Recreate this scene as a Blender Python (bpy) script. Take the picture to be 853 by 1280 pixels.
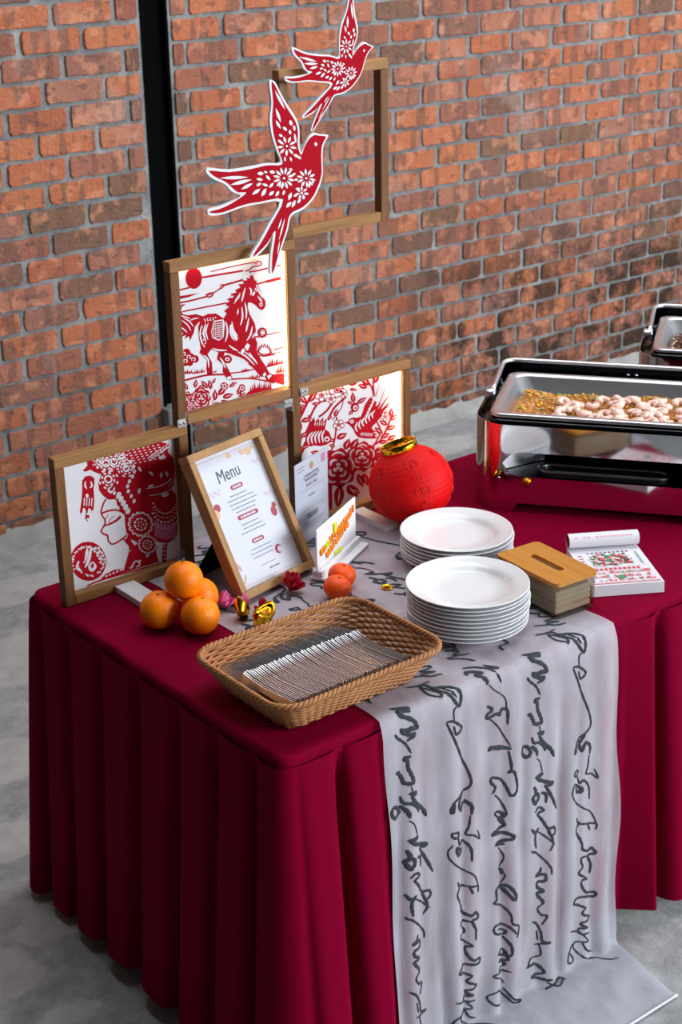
import bpy, bmesh, math, random
from mathutils import Vector, Matrix
from math import pi, sin, cos, radians, sqrt, atan2
for _o in list(bpy.data.objects): bpy.data.objects.remove(_o, do_unlink=True)
SC = bpy.context.scene
COL = SC.collection
rnd = random.Random(7)

# ------------------------------------------------------------------ camera
F_PX = 2000.0; PITCH = .3924; ROLL = -.0187; YAW = .6636
CAM = Vector((-1.3625, -1.924, 2.182))
def _hw(X, Y, Z): return Vector((X*cos(YAW)+Y*sin(YAW), -X*sin(YAW)+Y*cos(YAW), Z))
_R0 = _hw(1, 0, 0); _D0 = _hw(0, -sin(PITCH), -cos(PITCH)); C_F = _hw(0, cos(PITCH), -sin(PITCH))
C_R = _R0*cos(ROLL) - _D0*sin(ROLL); C_D = _R0*sin(ROLL) + _D0*cos(ROLL)
cam_data = bpy.data.cameras.new('camera'); cam = bpy.data.objects.new('camera', cam_data); COL.objects.link(cam)
cam_data.sensor_fit = 'VERTICAL'; cam_data.sensor_height = 36; cam_data.sensor_width = 24
cam_data.lens = F_PX/1280*36; cam_data.clip_start = .05
m = Matrix.Identity(4)
for i, v in enumerate((C_R, -C_D, -C_F)):
    for j in range(3): m[j][i] = v[j]
m.translation = CAM
cam.matrix_world = m
cam_data.dof.use_dof = True; cam_data.dof.focus_distance = 2.95; cam_data.dof.aperture_fstop = 9
SC.camera = cam

# ------------------------------------------------------------------ world, daylight, exposure
SC.view_settings.view_transform = 'Standard'; SC.view_settings.look = 'None'
SC.view_settings.gamma = 1; SC.view_settings.use_curve_mapping = False
SC.view_settings.exposure = 0.0
world = bpy.data.worlds.new('daylight'); SC.world = world; world.use_nodes = True
world.node_tree.nodes['Background'].inputs[0].default_value = (.78, .88, 1.0, 1)
world.node_tree.nodes['Background'].inputs[1].default_value = .8
def area(name, loc, target, sx, sy, power, col):
    d = bpy.data.lights.new(name, 'AREA'); d.shape = 'RECTANGLE'; d.size = sx; d.size_y = sy
    d.energy = power; d.color = col
    o = bpy.data.objects.new(name, d); COL.objects.link(o); o.location = loc
    o.rotation_euler = (Vector(target)-Vector(loc)).to_track_quat('-Z', 'Y').to_euler()
    return o
area('open_side_daylight', (5.2, -6.3, 3.3), (1.2, 1.0, .9), 5.6, 2.6, 790, (.93, .97, 1.0))
area('roof_light_daylight', (2.7, .9, 4.6), (2.7, 1.0, 0), 6.2, 2.6, 195, (.92, .96, 1.0))

# ------------------------------------------------------------------ projection helpers (measuring the place)
def ray(x, y): return C_F*F_PX + C_R*(x-426.5) + C_D*(y-640)
def at_y(x, y, Y):
    d = ray(x, y); return CAM + d*((Y-CAM.y)/d.y)
def to_px(P):
    v = Vector(P)-CAM; z = v.dot(C_F)
    return 426.5+F_PX*v.dot(C_R)/z, 640+F_PX*v.dot(C_D)/z, z

# ------------------------------------------------------------------ scene-graph helpers
def tag(o, label=None, cat=None, group=None, kind=None):
    if label: o['label'] = label
    if cat: o['category'] = cat
    if group: o['group'] = group
    if kind: o['kind'] = kind
    return o
def empty(name, loc=(0, 0, 0), rz=0):
    o = bpy.data.objects.new(name, None); COL.objects.link(o); o.location = loc; o.rotation_euler = (0, 0, rz)
    o.empty_display_size = .05
    return o
def link(name, me, parent=None, loc=None, rot=None):
    o = bpy.data.objects.new(name, me); COL.objects.link(o)
    if parent: o.parent = parent
    if loc: o.location = loc
    if rot: o.rotation_euler = rot
    return o
def copy_tree(o, parent=None):
    c = o.copy(); COL.objects.link(c); c.parent = parent
    for ch in list(o.children): copy_tree(ch, c)
    return c

def settle(root, z):
    """lower or lift a thing so that its lowest point rests at height z"""
    bpy.context.view_layer.update(); lo = 1e9
    for o in [root]+list(root.children_recursive):
        if o.type == 'MESH':
            mw = o.matrix_world; lo = min(lo, min((mw @ v.co).z for v in o.data.vertices))
    root.location.z += z-lo
class MB:
    def __init__(s): s.v = []; s.f = []; s.m = []; s.sm = []
    def add(s, vs, fs, mat=0, smooth=False, M=None):
        b = len(s.v)
        s.v += [(M @ Vector(v))[:] if M else tuple(v) for v in vs]
        for f in fs: s.f.append([b+i for i in f]); s.m.append(mat); s.sm.append(smooth)
    def box(s, x0, x1, y0, y1, z0, z1, mat=0, M=None):
        vs = [(x, y, z) for z in (z0, z1) for y in (y0, y1) for x in (x0, x1)]
        s.add(vs, [(0, 2, 3, 1), (4, 5, 7, 6), (0, 1, 5, 4), (2, 6, 7, 3), (0, 4, 6, 2), (1, 3, 7, 5)], mat, False, M)
    def bbox(s, x0, x1, y0, y1, z0, z1, b=.002, seg=2, mat=0, M=None):
        bm = bmesh.new(); bmesh.ops.create_cube(bm, size=1)
        for v in bm.verts: v.co = ((x0+x1)/2+v.co.x*(x1-x0), (y0+y1)/2+v.co.y*(y1-y0), (z0+z1)/2+v.co.z*(z1-z0))
        bmesh.ops.bevel(bm, geom=bm.edges[:], offset=b, segments=seg, affect='EDGES', profile=.5)
        bm.verts.index_update()
        s.add([v.co[:] for v in bm.verts], [[v.index for v in f.verts] for f in bm.faces], mat, False, M); bm.free()
    def tube(s, pts, r, n=6, closed=False, mat=0, smooth=True, cap=True, M=None, flat=1.0):
        pts = [Vector(p) for p in pts]; N = len(pts); vs = []
        up0 = Vector((0, 0, 1)); prev = None
        for i, p in enumerate(pts):
            if closed: t = pts[(i+1) % N]-pts[i-1]
            else: t = pts[min(i+1, N-1)]-pts[max(i-1, 0)]
            t.normalize()
            a = up0 if abs(t.dot(up0)) < .97 else Vector((1, 0, 0))
            if prev is None: u = a.cross(t).normalized()
            else:
                u = prev-t*prev.dot(t); u = u.normalized() if u.length > 1e-6 else a.cross(t).normalized()
            prev = u; w = t.cross(u)
            rr = r(i/(N-1 if N > 1 else 1)) if callable(r) else r
            for k in range(n):
                an = 2*pi*k/n; vs.append((p+u*cos(an)*rr+w*sin(an)*rr*flat)[:])
        fs = []
        for i in range(N if closed else N-1):
            for k in range(n):
                j = (i+1) % N
                fs.append((i*n+k, i*n+(k+1) % n, j*n+(k+1) % n, j*n+k))
        if cap and not closed: fs += [tuple(range(n-1, -1, -1)), tuple(range((N-1)*n, N*n))]
        s.add(vs, fs, mat, smooth, M)
    def lathe(s, prof, n=32, mat=0, smooth=True, M=None):
        vs = []; fs = []; P = len(prof)
        for k in range(n):
            a = 2*pi*k/n
            for (r, z) in prof: vs.append((r*cos(a), r*sin(a), z))
        for k in range(n):
            k2 = (k+1) % n
            for i in range(P-1): fs.append((k*P+i, k2*P+i, k2*P+i+1, k*P+i+1))
        s.add(vs, fs, mat, smooth, M)
    def prism(s, poly, y0, y1, mat=0, mside=None, M=None):      # poly in x,z ; front at y0
        n = len(poly)
        vs = [(x, y0, z) for x, z in poly]+[(x, y1, z) for x, z in poly]
        area2 = sum(poly[i][0]*poly[(i+1) % n][1]-poly[(i+1) % n][0]*poly[i][1] for i in range(n))
        idx = list(range(n)) if area2 > 0 else list(range(n-1, -1, -1))
        s.add(vs, [idx], mat, False, M); s.add(vs, [[n+i for i in reversed(idx)]], mat if mside is None else mside, False, M)
        s.add(vs, [(idx[i], idx[i]+n, idx[(i+1) % n]+n, idx[(i+1) % n]) for i in range(n)], mat if mside is None else mside, False, M)
    def grid(s, P, nu, nv, mat=0, smooth=True, closeu=False):
        vs = [P(i/(nu if closeu else nu-1), j/(nv-1)) for j in range(nv) for i in range(nu)]
        fs = []
        for j in range(nv-1):
            for i in range(nu if closeu else nu-1):
                i2 = (i+1) % nu
                fs.append((j*nu+i, j*nu+i2, (j+1)*nu+i2, (j+1)*nu+i))
        s.add(vs, fs, mat, smooth)
    def mesh(s, name, mats):
        me = bpy.data.meshes.new(name); me.from_pydata(s.v, [], s.f)
        for mt in (mats if isinstance(mats, (list, tuple)) else [mats]): me.materials.append(mt)
        me.polygons.foreach_set('material_index', s.m); me.polygons.foreach_set('use_smooth', s.sm)
        me.update(); return me
    def build(s, name, mats, parent=None, loc=None, rot=None): return link(name, s.mesh(name, mats), parent, loc, rot)

def catmull(pts, k=4, closed=False):
    out = []; n = len(pts)
    rng = range(n if closed else n-1)
    for i in rng:
        p0 = pts[(i-1) % n] if closed or i > 0 else pts[0]; p1 = pts[i]; p2 = pts[(i+1) % n]
        p3 = pts[(i+2) % n] if closed or i+2 < n else pts[-1]
        for j in range(k):
            t = j/k; t2 = t*t; t3 = t2*t
            out.append(tuple(.5*(2*b+(c-a)*t+(2*a-5*b+4*c-d)*t2+(3*b-a-3*c+d)*t3) for a, b, c, d in zip(p0, p1, p2, p3)))
    if not closed: out.append(tuple(pts[-1]))
    return out
def rrect(hx, hy, r, n=6):
    out = []
    for cx, cy, a0 in ((hx-r, hy-r, 0), (-hx+r, hy-r, 90), (-hx+r, -hy+r, 180), (hx-r, -hy+r, 270)):
        for k in range(n+1):
            a = radians(a0+90*k/n); out.append((cx+r*cos(a), cy+r*sin(a)))
    return out

# ------------------------------------------------------------------ materials
def lin(c):
    c = c/255; return c/12.92 if c <= .04045 else ((c+.055)/1.055)**2.4
def rgb(r, g, b): return (lin(r), lin(g), lin(b), 1)
def mat(name, col, rough=.5, metal=0, spec=.5, **kw):
    mt = bpy.data.materials.new(name); mt.use_nodes = True
    p = mt.node_tree.nodes['Principled BSDF']
    p.inputs['Base Color'].default_value = col; p.inputs['Roughness'].default_value = rough
    p.inputs['Metallic'].default_value = metal; p.inputs['Specular IOR Level'].default_value = spec
    for k, v in kw.items(): p.inputs[k.replace('_', ' ')].default_value = v
    return mt
class NT:
    def __init__(s, mt): s.t = mt.node_tree; s.n = s.t.nodes; s.p = s.n['Principled BSDF']
    def new(s, ty, **kw):
        n = s.n.new(ty)
        for k, v in kw.items(): setattr(n, k, v)
        return n
    def l(s, a, b): s.t.links.new(a, b)
    def coord(s, out='Object', scale=(1, 1, 1), rand=False):
        tc = s.new('ShaderNodeTexCoord'); mp = s.new('ShaderNodeMapping'); s.l(tc.outputs[out], mp.inputs[0])
        mp.inputs['Scale'].default_value = scale
        if rand:
            oi = s.new('ShaderNodeObjectInfo'); ma = s.new('ShaderNodeMath', operation='MULTIPLY'); ma.inputs[1].default_value = 57
            s.l(oi.outputs['Random'], ma.inputs[0]); cb = s.new('ShaderNodeCombineXYZ')
            for i in range(3): s.l(ma.outputs[0], cb.inputs[i])
            s.l(cb.outputs[0], mp.inputs['Location'])
        return mp.outputs[0]
    def noise(s, vec, scale=5, detail=4, rough=.6, dist=0):
        n = s.new('ShaderNodeTexNoise'); s.l(vec, n.inputs['Vector'])
        n.inputs['Scale'].default_value = scale; n.inputs['Detail'].default_value = detail
        n.inputs['Roughness'].default_value = rough; n.inputs['Distortion'].default_value = dist
        return n.outputs['Fac']
    def ramp(s, fac, stops, interp='LINEAR'):
        r = s.new('ShaderNodeValToRGB'); s.l(fac, r.inputs[0]); cr = r.color_ramp; cr.interpolation = interp
        while len(cr.elements) < len(stops): cr.elements.new(.5)
        for e, (p, c) in zip(cr.elements, stops): e.position = p; e.color = c if len(c) == 4 else (*c, 1)
        return r.outputs[0]
    def gray(s, fac, a, b):
        return s.ramp(fac, [(a, (0, 0, 0, 1)), (b, (1, 1, 1, 1))])
    def mix(s, fac, a, b, mode='MIX'):
        x = s.new('ShaderNodeMix', data_type='RGBA', blend_type=mode)
        if isinstance(fac, (int, float)): x.inputs[0].default_value = fac
        else: s.l(fac, x.inputs[0])
        for k, c in ((6, a), (7, b)):
            if isinstance(c, tuple): x.inputs[k].default_value = c
            else: s.l(c, x.inputs[k])
        return x.outputs[2]
    def math(s, op, a, b=None):
        x = s.new('ShaderNodeMath', operation=op)
        for k, c in ((0, a), (1, b)):
            if c is None: continue
            if isinstance(c, (int, float)): x.inputs[k].default_value = c
            else: s.l(c, x.inputs[k])
        return x.outputs[0]
    def bump(s, h, strength=.3, dist=.01):
        b = s.new('ShaderNodeBump'); s.l(h, b.inputs['Height']); b.inputs['Strength'].default_value = strength
        b.inputs['Distance'].default_value = dist; s.l(b.outputs[0], s.p.inputs['Normal'])
    def base(s, c): s.l(c, s.p.inputs['Base Color'])

def m_brick():
    mt = mat('fired_brick', rgb(170, 90, 65), .9, spec=.2); t = NT(mt)
    oi = t.new('ShaderNodeObjectInfo')
    base = t.ramp(oi.outputs['Random'], [(0, rgb(182, 100, 66)), (.2, rgb(194, 114, 74)), (.38, rgb(172, 94, 64)), (.52, rgb(154, 94, 76)), (.66, rgb(186, 118, 92)), (.8, rgb(142, 94, 80)), (.93, rgb(118, 82, 68)), (1, rgb(130, 98, 70))])
    st = t.noise(t.coord('Object', (24, 6, 3), True), 1, 1, .4)
    c = t.mix(t.gray(st, .55, .58), base, t.mix(.62, base, rgb(112, 76, 64)))
    st2 = t.noise(t.coord('Object', (9, 9, 9), True), 1.8, 2, .5)
    c = t.mix(t.gray(st2, .56, .66), c, t.mix(.5, c, rgb(226, 150, 112)))
    sp = t.noise(t.coord('Object', (14, 14, 20), True), 1.7, 1, .5)
    c = t.mix(t.gray(sp, .63, .67), c, t.mix(.5, c, rgb(78, 60, 56)))
    gr = t.noise(t.coord('Object', (1, 1, 1), True), 130, 3, .7)
    c = t.mix(t.gray(gr, .35, .8), t.mix(.18, c, rgb(90, 66, 58)), t.mix(.12, c, rgb(226, 200, 184)))
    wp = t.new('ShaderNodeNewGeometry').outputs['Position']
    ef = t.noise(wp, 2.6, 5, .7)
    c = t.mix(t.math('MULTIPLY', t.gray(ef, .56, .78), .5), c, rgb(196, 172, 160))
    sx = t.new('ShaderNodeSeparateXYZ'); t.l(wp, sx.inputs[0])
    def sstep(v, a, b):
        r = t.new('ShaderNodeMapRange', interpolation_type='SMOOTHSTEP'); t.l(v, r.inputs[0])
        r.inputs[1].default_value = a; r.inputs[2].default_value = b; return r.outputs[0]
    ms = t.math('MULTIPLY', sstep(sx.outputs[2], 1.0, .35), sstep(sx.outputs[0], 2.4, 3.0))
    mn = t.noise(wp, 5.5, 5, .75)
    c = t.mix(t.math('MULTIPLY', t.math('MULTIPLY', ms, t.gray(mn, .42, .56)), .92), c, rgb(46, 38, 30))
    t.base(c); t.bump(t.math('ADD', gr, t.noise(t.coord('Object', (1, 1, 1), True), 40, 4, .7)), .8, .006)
    return mt
def m_mortar():
    mt = mat('cement_mortar', rgb(128, 128, 126), .95, spec=.1); t = NT(mt)
    wp = t.new('ShaderNodeNewGeometry').outputs['Position']
    n = t.noise(wp, 7, 6, .7)
    c = t.ramp(n, [(.3, rgb(106, 108, 109)), (.55, rgb(144, 146, 146)), (.75, rgb(178, 178, 176))])
    g = t.noise(wp, 90, 4, .7)
    t.base(t.mix(.4, c, t.mix(g, (.1, .1, .1, 1), (.9, .9, .9, 1)), 'OVERLAY')); t.bump(g, .8, .008)
    return mt
def m_floor():
    mt = mat('worn_concrete', rgb(120, 122, 122), .55, spec=.35); t = NT(mt)
    wp = t.new('ShaderNodeNewGeometry').outputs['Position']
    n = t.noise(wp, 1.6, 7, .68, .4)
    c = t.ramp(n, [(.28, rgb(134, 138, 141)), (.45, rgb(152, 156, 158)), (.6, rgb(168, 171, 172)), (.75, rgb(186, 187, 185))])
    f = t.noise(wp, 14, 6, .75)
    c = t.mix(.6, c, t.mix(t.gray(f, .25, .75), (.12, .12, .12, 1), (.85, .85, .85, 1)), 'OVERLAY')
    sc = t.noise(wp, 34, 4, .8)
    c = t.mix(t.math('MULTIPLY', t.gray(sc, .58, .68), .4), c, rgb(190, 190, 186))
    # worn pale patches of skim coat
    dn = t.new('ShaderNodeTexNoise'); t.l(wp, dn.inputs['Vector']); dn.inputs['Scale'].default_value = 5.5; dn.inputs['Detail'].default_value = 9; dn.inputs['Roughness'].default_value = .78
    sub = t.new('ShaderNodeVectorMath', operation='SUBTRACT'); t.l(dn.outputs['Color'], sub.inputs[0]); sub.inputs[1].default_value = (.5, .5, .5)
    scl = t.new('ShaderNodeVectorMath', operation='SCALE'); t.l(sub.outputs[0], scl.inputs[0]); scl.inputs['Scale'].default_value = .15
    ad = t.new('ShaderNodeVectorMath', operation='ADD'); t.l(wp, ad.inputs[0]); t.l(scl.outputs[0], ad.inputs[1])
    mask = None
    for (x, y, rx, ry) in PATCHES:
        mp = t.new('ShaderNodeMapping', vector_type='TEXTURE'); t.l(ad.outputs[0], mp.inputs[0])
        mp.inputs['Location'].default_value = (x, y, 0); mp.inputs['Scale'].default_value = (rx, ry, 50)
        ln = t.new('ShaderNodeVectorMath', operation='LENGTH'); t.l(mp.outputs[0], ln.inputs[0])
        g = t.ramp(ln.outputs['Value'], [(.86, (1, 1, 1, 1)), (1, (0, 0, 0, 1))])
        mask = g if mask is None else t.math('MAXIMUM', mask, g)
    c = t.mix(t.math('MULTIPLY', mask, .55), c, t.mix(f, rgb(176, 178, 176), rgb(214, 214, 210)))
    t.base(c); t.bump(f, .35, .01)
    rr = t.ramp(n, [(.3, (.4, .4, .4, 1)), (.7, (.68, .68, .68, 1))]); t.l(rr, t.p.inputs['Roughness'])
    return mt
PATCHES = [(.5, 1.95, .26, .16), (-.06, .79, .12, .075), (.0, 1.13, .12, .08), (.17, 1.47, .14, .12), (-.25, .70, .09, .1), (-.2, .5, .08, .035), (.95, .02, .1, .06), (2.63, 2.5, .14, .1), (1.15, .3, .5, .1), (2.1, 2.1, .2, .16), (1.9, 2.62, .8, .08), (.7, 2.4, .2, .1), (-.45, .25, .1, .12)]
def m_wood(name, a, b, scale=(3, 40, 40), rough=.55):
    mt = mat(name, a, rough, spec=.3); t = NT(mt)
    n = t.noise(t.coord('Object', scale, True), 1, 5, .65, .6)
    t.base(t.ramp(n, [(.3, b), (.7, a)])); t.bump(n, .15, .002); return mt
def m_cloth():
    mt = mat('maroon_polyester', rgb(118, 0, 40), .75, spec=.03); t = NT(mt)
    n = t.noise(t.coord('Object'), 5, 5, .6); w = t.noise(t.coord('Object', (600, 600, 600)), 1, 1)
    t.base(t.mix(n, rgb(118, 0, 36), rgb(131, 0, 43))); 
    h = t.math('ADD', t.math('MULTIPLY', n, 4), t.math('MULTIPLY', w, .05)); t.bump(h, .12, .01); return mt
def m_organza():
    mt = bpy.data.materials.new('sheer_white_organza'); mt.use_nodes = True; nt = mt.node_tree; n = nt.nodes
    out = n['Material Output']; p = n['Principled BSDF']
    p.inputs['Base Color'].default_value = rgb(224, 226, 238); p.inputs['Roughness'].default_value = .5; p.inputs['Specular IOR Level'].default_value = .3
    tr = n.new('ShaderNodeBsdfTransparent'); tl = n.new('ShaderNodeBsdfTranslucent'); tl.inputs[0].default_value = rgb(225, 222, 235)
    m1 = n.new('ShaderNodeMixShader'); m1.inputs[0].default_value = .22; nt.links.new(p.outputs[0], m1.inputs[1]); nt.links.new(tl.outputs[0], m1.inputs[2])
    tc = n.new('ShaderNodeTexCoord'); nz = n.new('ShaderNodeTexNoise'); nz.inputs['Scale'].default_value = 14; nz.inputs['Detail'].default_value = 6
    mp = n.new('ShaderNodeMapping'); mp.inputs['Scale'].default_value = (1.6, 1, .5); nt.links.new(tc.outputs['Object'], mp.inputs[0]); nt.links.new(mp.outputs[0], nz.inputs['Vector'])
    rp = n.new('ShaderNodeMapRange'); rp.inputs[1].default_value = .35; rp.inputs[2].default_value = .7; rp.inputs[3].default_value = .47; rp.inputs[4].default_value = .29
    nt.links.new(nz.outputs['Fac'], rp.inputs[0])
    bp = n.new('ShaderNodeBump'); bp.inputs['Strength'].default_value = .35; bp.inputs['Distance'].default_value = .01; nt.links.new(nz.outputs['Fac'], bp.inputs['Height']); nt.links.new(bp.outputs[0], p.inputs['Normal'])
    m2 = n.new('ShaderNodeMixShader'); nt.links.new(rp.outputs[0], m2.inputs[0]); nt.links.new(m1.outputs[0], m2.inputs[1]); nt.links.new(tr.outputs[0], m2.inputs[2])
    nt.links.new(m2.outputs[0], out.inputs[0]); return mt
def m_emit(name, col, s):
    mt = mat(name, col); p = mt.node_tree.nodes['Principled BSDF']
    p.inputs['Emission Color'].default_value = col; p.inputs['Emission Strength'].default_value = s; return mt
def m_pane(name, tint, mixf, rough=.03):
    mt = bpy.data.materials.new(name); mt.use_nodes = True; nt = mt.node_tree; n = nt.nodes; n.remove(n['Principled BSDF'])
    tr = n.new('ShaderNodeBsdfTransparent'); tr.inputs[0].default_value = tint
    gl = n.new('ShaderNodeBsdfGlossy'); gl.inputs['Roughness'].default_value = rough
    lw = n.new('ShaderNodeLayerWeight'); lw.inputs[0].default_value = .5
    pw = n.new('ShaderNodeMath'); pw.operation = 'POWER'; pw.inputs[1].default_value = 4; nt.links.new(lw.outputs['Facing'], pw.inputs[0])
    ad = n.new('ShaderNodeMath'); ad.operation = 'ADD'; ad.inputs[1].default_value = mixf; nt.links.new(pw.outputs[0], ad.inputs[0])
    mx = n.new('ShaderNodeMixShader'); nt.links.new(ad.outputs[0], mx.inputs[0]); nt.links.new(tr.outputs[0], mx.inputs[1]); nt.links.new(gl.outputs[0], mx.inputs[2])
    nt.links.new(mx.outputs[0], n['Material Output'].inputs[0]); return mt
def m_noisy(name, a, b, scale, rough=.6, bumps=.2, bscale=None, **kw):
    mt = mat(name, a, rough, **kw); t = NT(mt); v = t.coord('Object', rand=True)
    n = t.noise(v, scale, 4); t.base(t.mix(t.gray(n, .3, .7), a, b))
    t.bump(t.noise(v, bscale or scale*3, 3), bumps, .003); return mt

M = dict(brick=m_brick(), mortar=m_mortar(), floor=m_floor(), cloth=m_cloth(), organza=m_organza(),
    wood=m_wood('oak_frame', rgb(168, 122, 74), rgb(128, 88, 50)),
    woodv=m_wood('oak_frame_upright_shaded', rgb(136, 92, 52), rgb(94, 60, 32), (40, 40, 3)),  # uprights darker than the rails: their shade is put into the colour
    menuwood=m_wood('light_oak', rgb(182, 138, 88), rgb(150, 108, 64), (30, 30, 4), .5),
    bamboo=m_wood('bamboo_lid', rgb(206, 142, 62), rgb(184, 118, 44), (60, 3, 40), .4),
    black=m_noisy('black_paint', rgb(6, 6, 8), rgb(9, 9, 11), 6, .9, spec=.03),
    concrete=m_noisy('grey_concrete', rgb(128, 130, 132), rgb(104, 106, 108), 9, .9),
    fillet=m_noisy('pale_mortar', rgb(168, 168, 164), rgb(138, 138, 134), 8, .95, .6),
    ceiling=m_noisy('dark_roof', rgb(40, 40, 42), rgb(30, 30, 32), 2, .9),
    darkwall=m_noisy('dark_occluder', rgb(52, 48, 46), rgb(40, 38, 36), 2, .9),
    white=m_noisy('white_board', rgb(226, 226, 232), rgb(220, 220, 226), 3, .5, 0),
    red=m_noisy('red_paper', rgb(178, 10, 34), rgb(170, 8, 30), 4, .8, 0, spec=.12),
    artred=m_noisy('red_print', rgb(178, 12, 34), rgb(166, 8, 28), 4, .8, 0, spec=.12),
    paper=m_noisy('white_paper', rgb(228, 228, 234), rgb(222, 222, 230), 3, .7, 0),
    foam=m_noisy('white_foam_board', rgb(232, 232, 236), rgb(226, 226, 230), 5, .6, 0),
    bracket=mat('zinc_bracket', rgb(190, 192, 195), .3, 1),
    led=m_emit('warm_led', rgb(255, 226, 170), 26), ledtape=m_emit('led_tape', rgb(255, 205, 130), 5.5),
    steel=mat('mirror_steel', rgb(205, 205, 208), .07, 1), steelb=mat('brushed_steel', rgb(212, 212, 216), .34, 1),
    steeld=mat('dark_steel', rgb(70, 70, 74), .18, 1),
    cutlery=mat('cutlery_steel', rgb(236, 236, 240), .32, 1),
    gold=m_noisy('gold_foil', rgb(240, 186, 40), rgb(226, 160, 20), 12, .16, .05, metal=1),
    ceramic=m_noisy('white_glaze', rgb(236, 237, 240), rgb(232, 233, 236), 3, .12, 0),
    wicker=m_noisy('tan_wicker', rgb(186, 128, 74), rgb(150, 94, 48), 22, .5, .1),
    orange=m_noisy('orange_peel', rgb(255, 142, 2), rgb(248, 118, 0), 12, .4, .35, 260, spec=.35),
    mandarin=m_noisy('mandarin_peel', rgb(252, 92, 2), rgb(240, 76, 0), 14, .4, .3, 240, spec=.35),
    stem=mat('green_stem', rgb(70, 84, 30), .8),
    lantern=m_noisy('red_lantern_cloth', rgb(226, 4, 10), rgb(206, 2, 8), 9, .6, .25, 60, spec=.2),
    flock=mat('lantern_flock', rgb(236, 52, 48), .8, spec=.1),
    ink=m_noisy('black_chenille', rgb(26, 30, 36), rgb(70, 76, 84), 420, .9, .6, 500),
    smoke=m_pane('smoked_acrylic', (.76, .73, .69, 1), .03), glass=m_pane('clear_glass', (.98, .985, 1, 1), .03, .02),
    acryl=m_pane('clear_acrylic', (.93, .95, .97, 1), .02, .03),
    tissue=m_noisy('paper_tissue', rgb(236, 226, 208), rgb(222, 210, 190), 8, .9, .3),
    menured=mat('menu_red', rgb(176, 50, 66), .6), menugreen=mat('menu_green', rgb(38, 62, 56), .6), menugrey=mat('menu_grey', rgb(112, 114, 124), .7),
    peach=mat('menu_peach', rgb(238, 186, 140), .6), pinkp=mat('print_pink', rgb(216, 150, 190), .6), goldp=mat('print_gold', rgb(196, 170, 120), .6),
    calred=mat('calendar_red', rgb(214, 60, 76), .7), calgreen=mat('calendar_green', rgb(70, 150, 100), .7), caldark=mat('calendar_dark', rgb(70, 60, 66), .7), calpink=mat('calendar_pink', rgb(240, 170, 180), .7),
    yel=mat('yellow_plastic', rgb(226, 226, 20), .4), org=mat('orange_plastic', rgb(255, 146, 0), .4),
    signwhite=mat('white_acrylic', rgb(238, 238, 242), .3),
    petal=m_noisy('red_petal', rgb(206, 6, 44), rgb(170, 0, 40), 60, .6), pinkpetal=m_noisy('pink_petal', rgb(240, 130, 190), rgb(226, 96, 170), 60, .6),
    rice=m_noisy('fried_rice', rgb(236, 176, 92), rgb(206, 130, 52), 60, .45), corn=mat('corn', rgb(246, 190, 22), .35), peas=mat('scallion', rgb(104, 158, 60), .4),
    shrimp=m_noisy('shrimp', rgb(255, 226, 214), rgb(250, 196, 176), 90, .35, .2),
    noodle=m_noisy('dark_noodle', rgb(120, 60, 34), rgb(74, 34, 20), 50, .35), onion=mat('onion_bit', rgb(232, 216, 180), .5),
)

# ================================================================== the setting
def struct(name, mb, mt): return tag(mb.build(name, mt), kind='structure')
mb = MB(); mb.box(-7, 9, -8, 3.2, -.1, 0); struct('floor', mb, M['floor'])
mb = MB(); mb.box(-7, 9, -8, 3.2, 4.8, 4.9); struct('ceiling', mb, M['ceiling'])
mb = MB(); mb.box(-4.3, -4.1, -8, 2.76, 0, 4.8); struct('wall_side_occluder', mb, M['darkwall'])  # unseen occluder, added so the left of the table stays dark
mb = MB(); mb.box(-4.3, -.6, -6.2, -6.0, 0, 4.8); struct('wall_front_occluder', mb, M['darkwall'])  # unseen wall put in to block light from the front left
WY = 2.762
mb = MB(); mb.box(-4.1, 1.503, WY, 3.0, 0, 4.8); wall_l = struct('wall_left', mb, M['mortar'])
mb = MB(); mb.box(1.607, 9, WY, 3.0, 0, 4.8); wall_r = struct('wall_right', mb, M['mortar'])
mb = MB(); mb.box(1.503, 1.607, WY+.02, WY+.12, 0, 4.8); mb.box(1.503, 1.513, WY-.006, WY+.03, 0, 4.8); mb.box(1.597, 1.607, WY-.006, WY+.03, 0, 4.8)
struct('trim_1', mb, M['black'])
mb = MB(); mb.bbox(1.490, 1.553, WY-.05, WY+.02, 0, .345, .004); struct('trim_2', mb, M['concrete'])
# pale mortar fillet along the foot of the wall
mb = MB(); r0 = random.Random(3)
xs = [-4.1+i*.06 for i in range(220)]
vs = []; fs = []
for x in xs:
    a = .035+.012*r0.random(); b = .03+.02*r0.random()
    vs += [(x, WY-a-.03, .001), (x, WY-a*.6-.012, b*.5), (x, WY, b+.012)]
for i in range(len(xs)-1):
    for k in range(2): fs.append((3*i+k, 3*i+3+k, 3*i+4+k, 3*i+1+k))
mb.add(vs, fs, 0, True); struct('trim_3', mb, M['fillet'])

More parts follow.
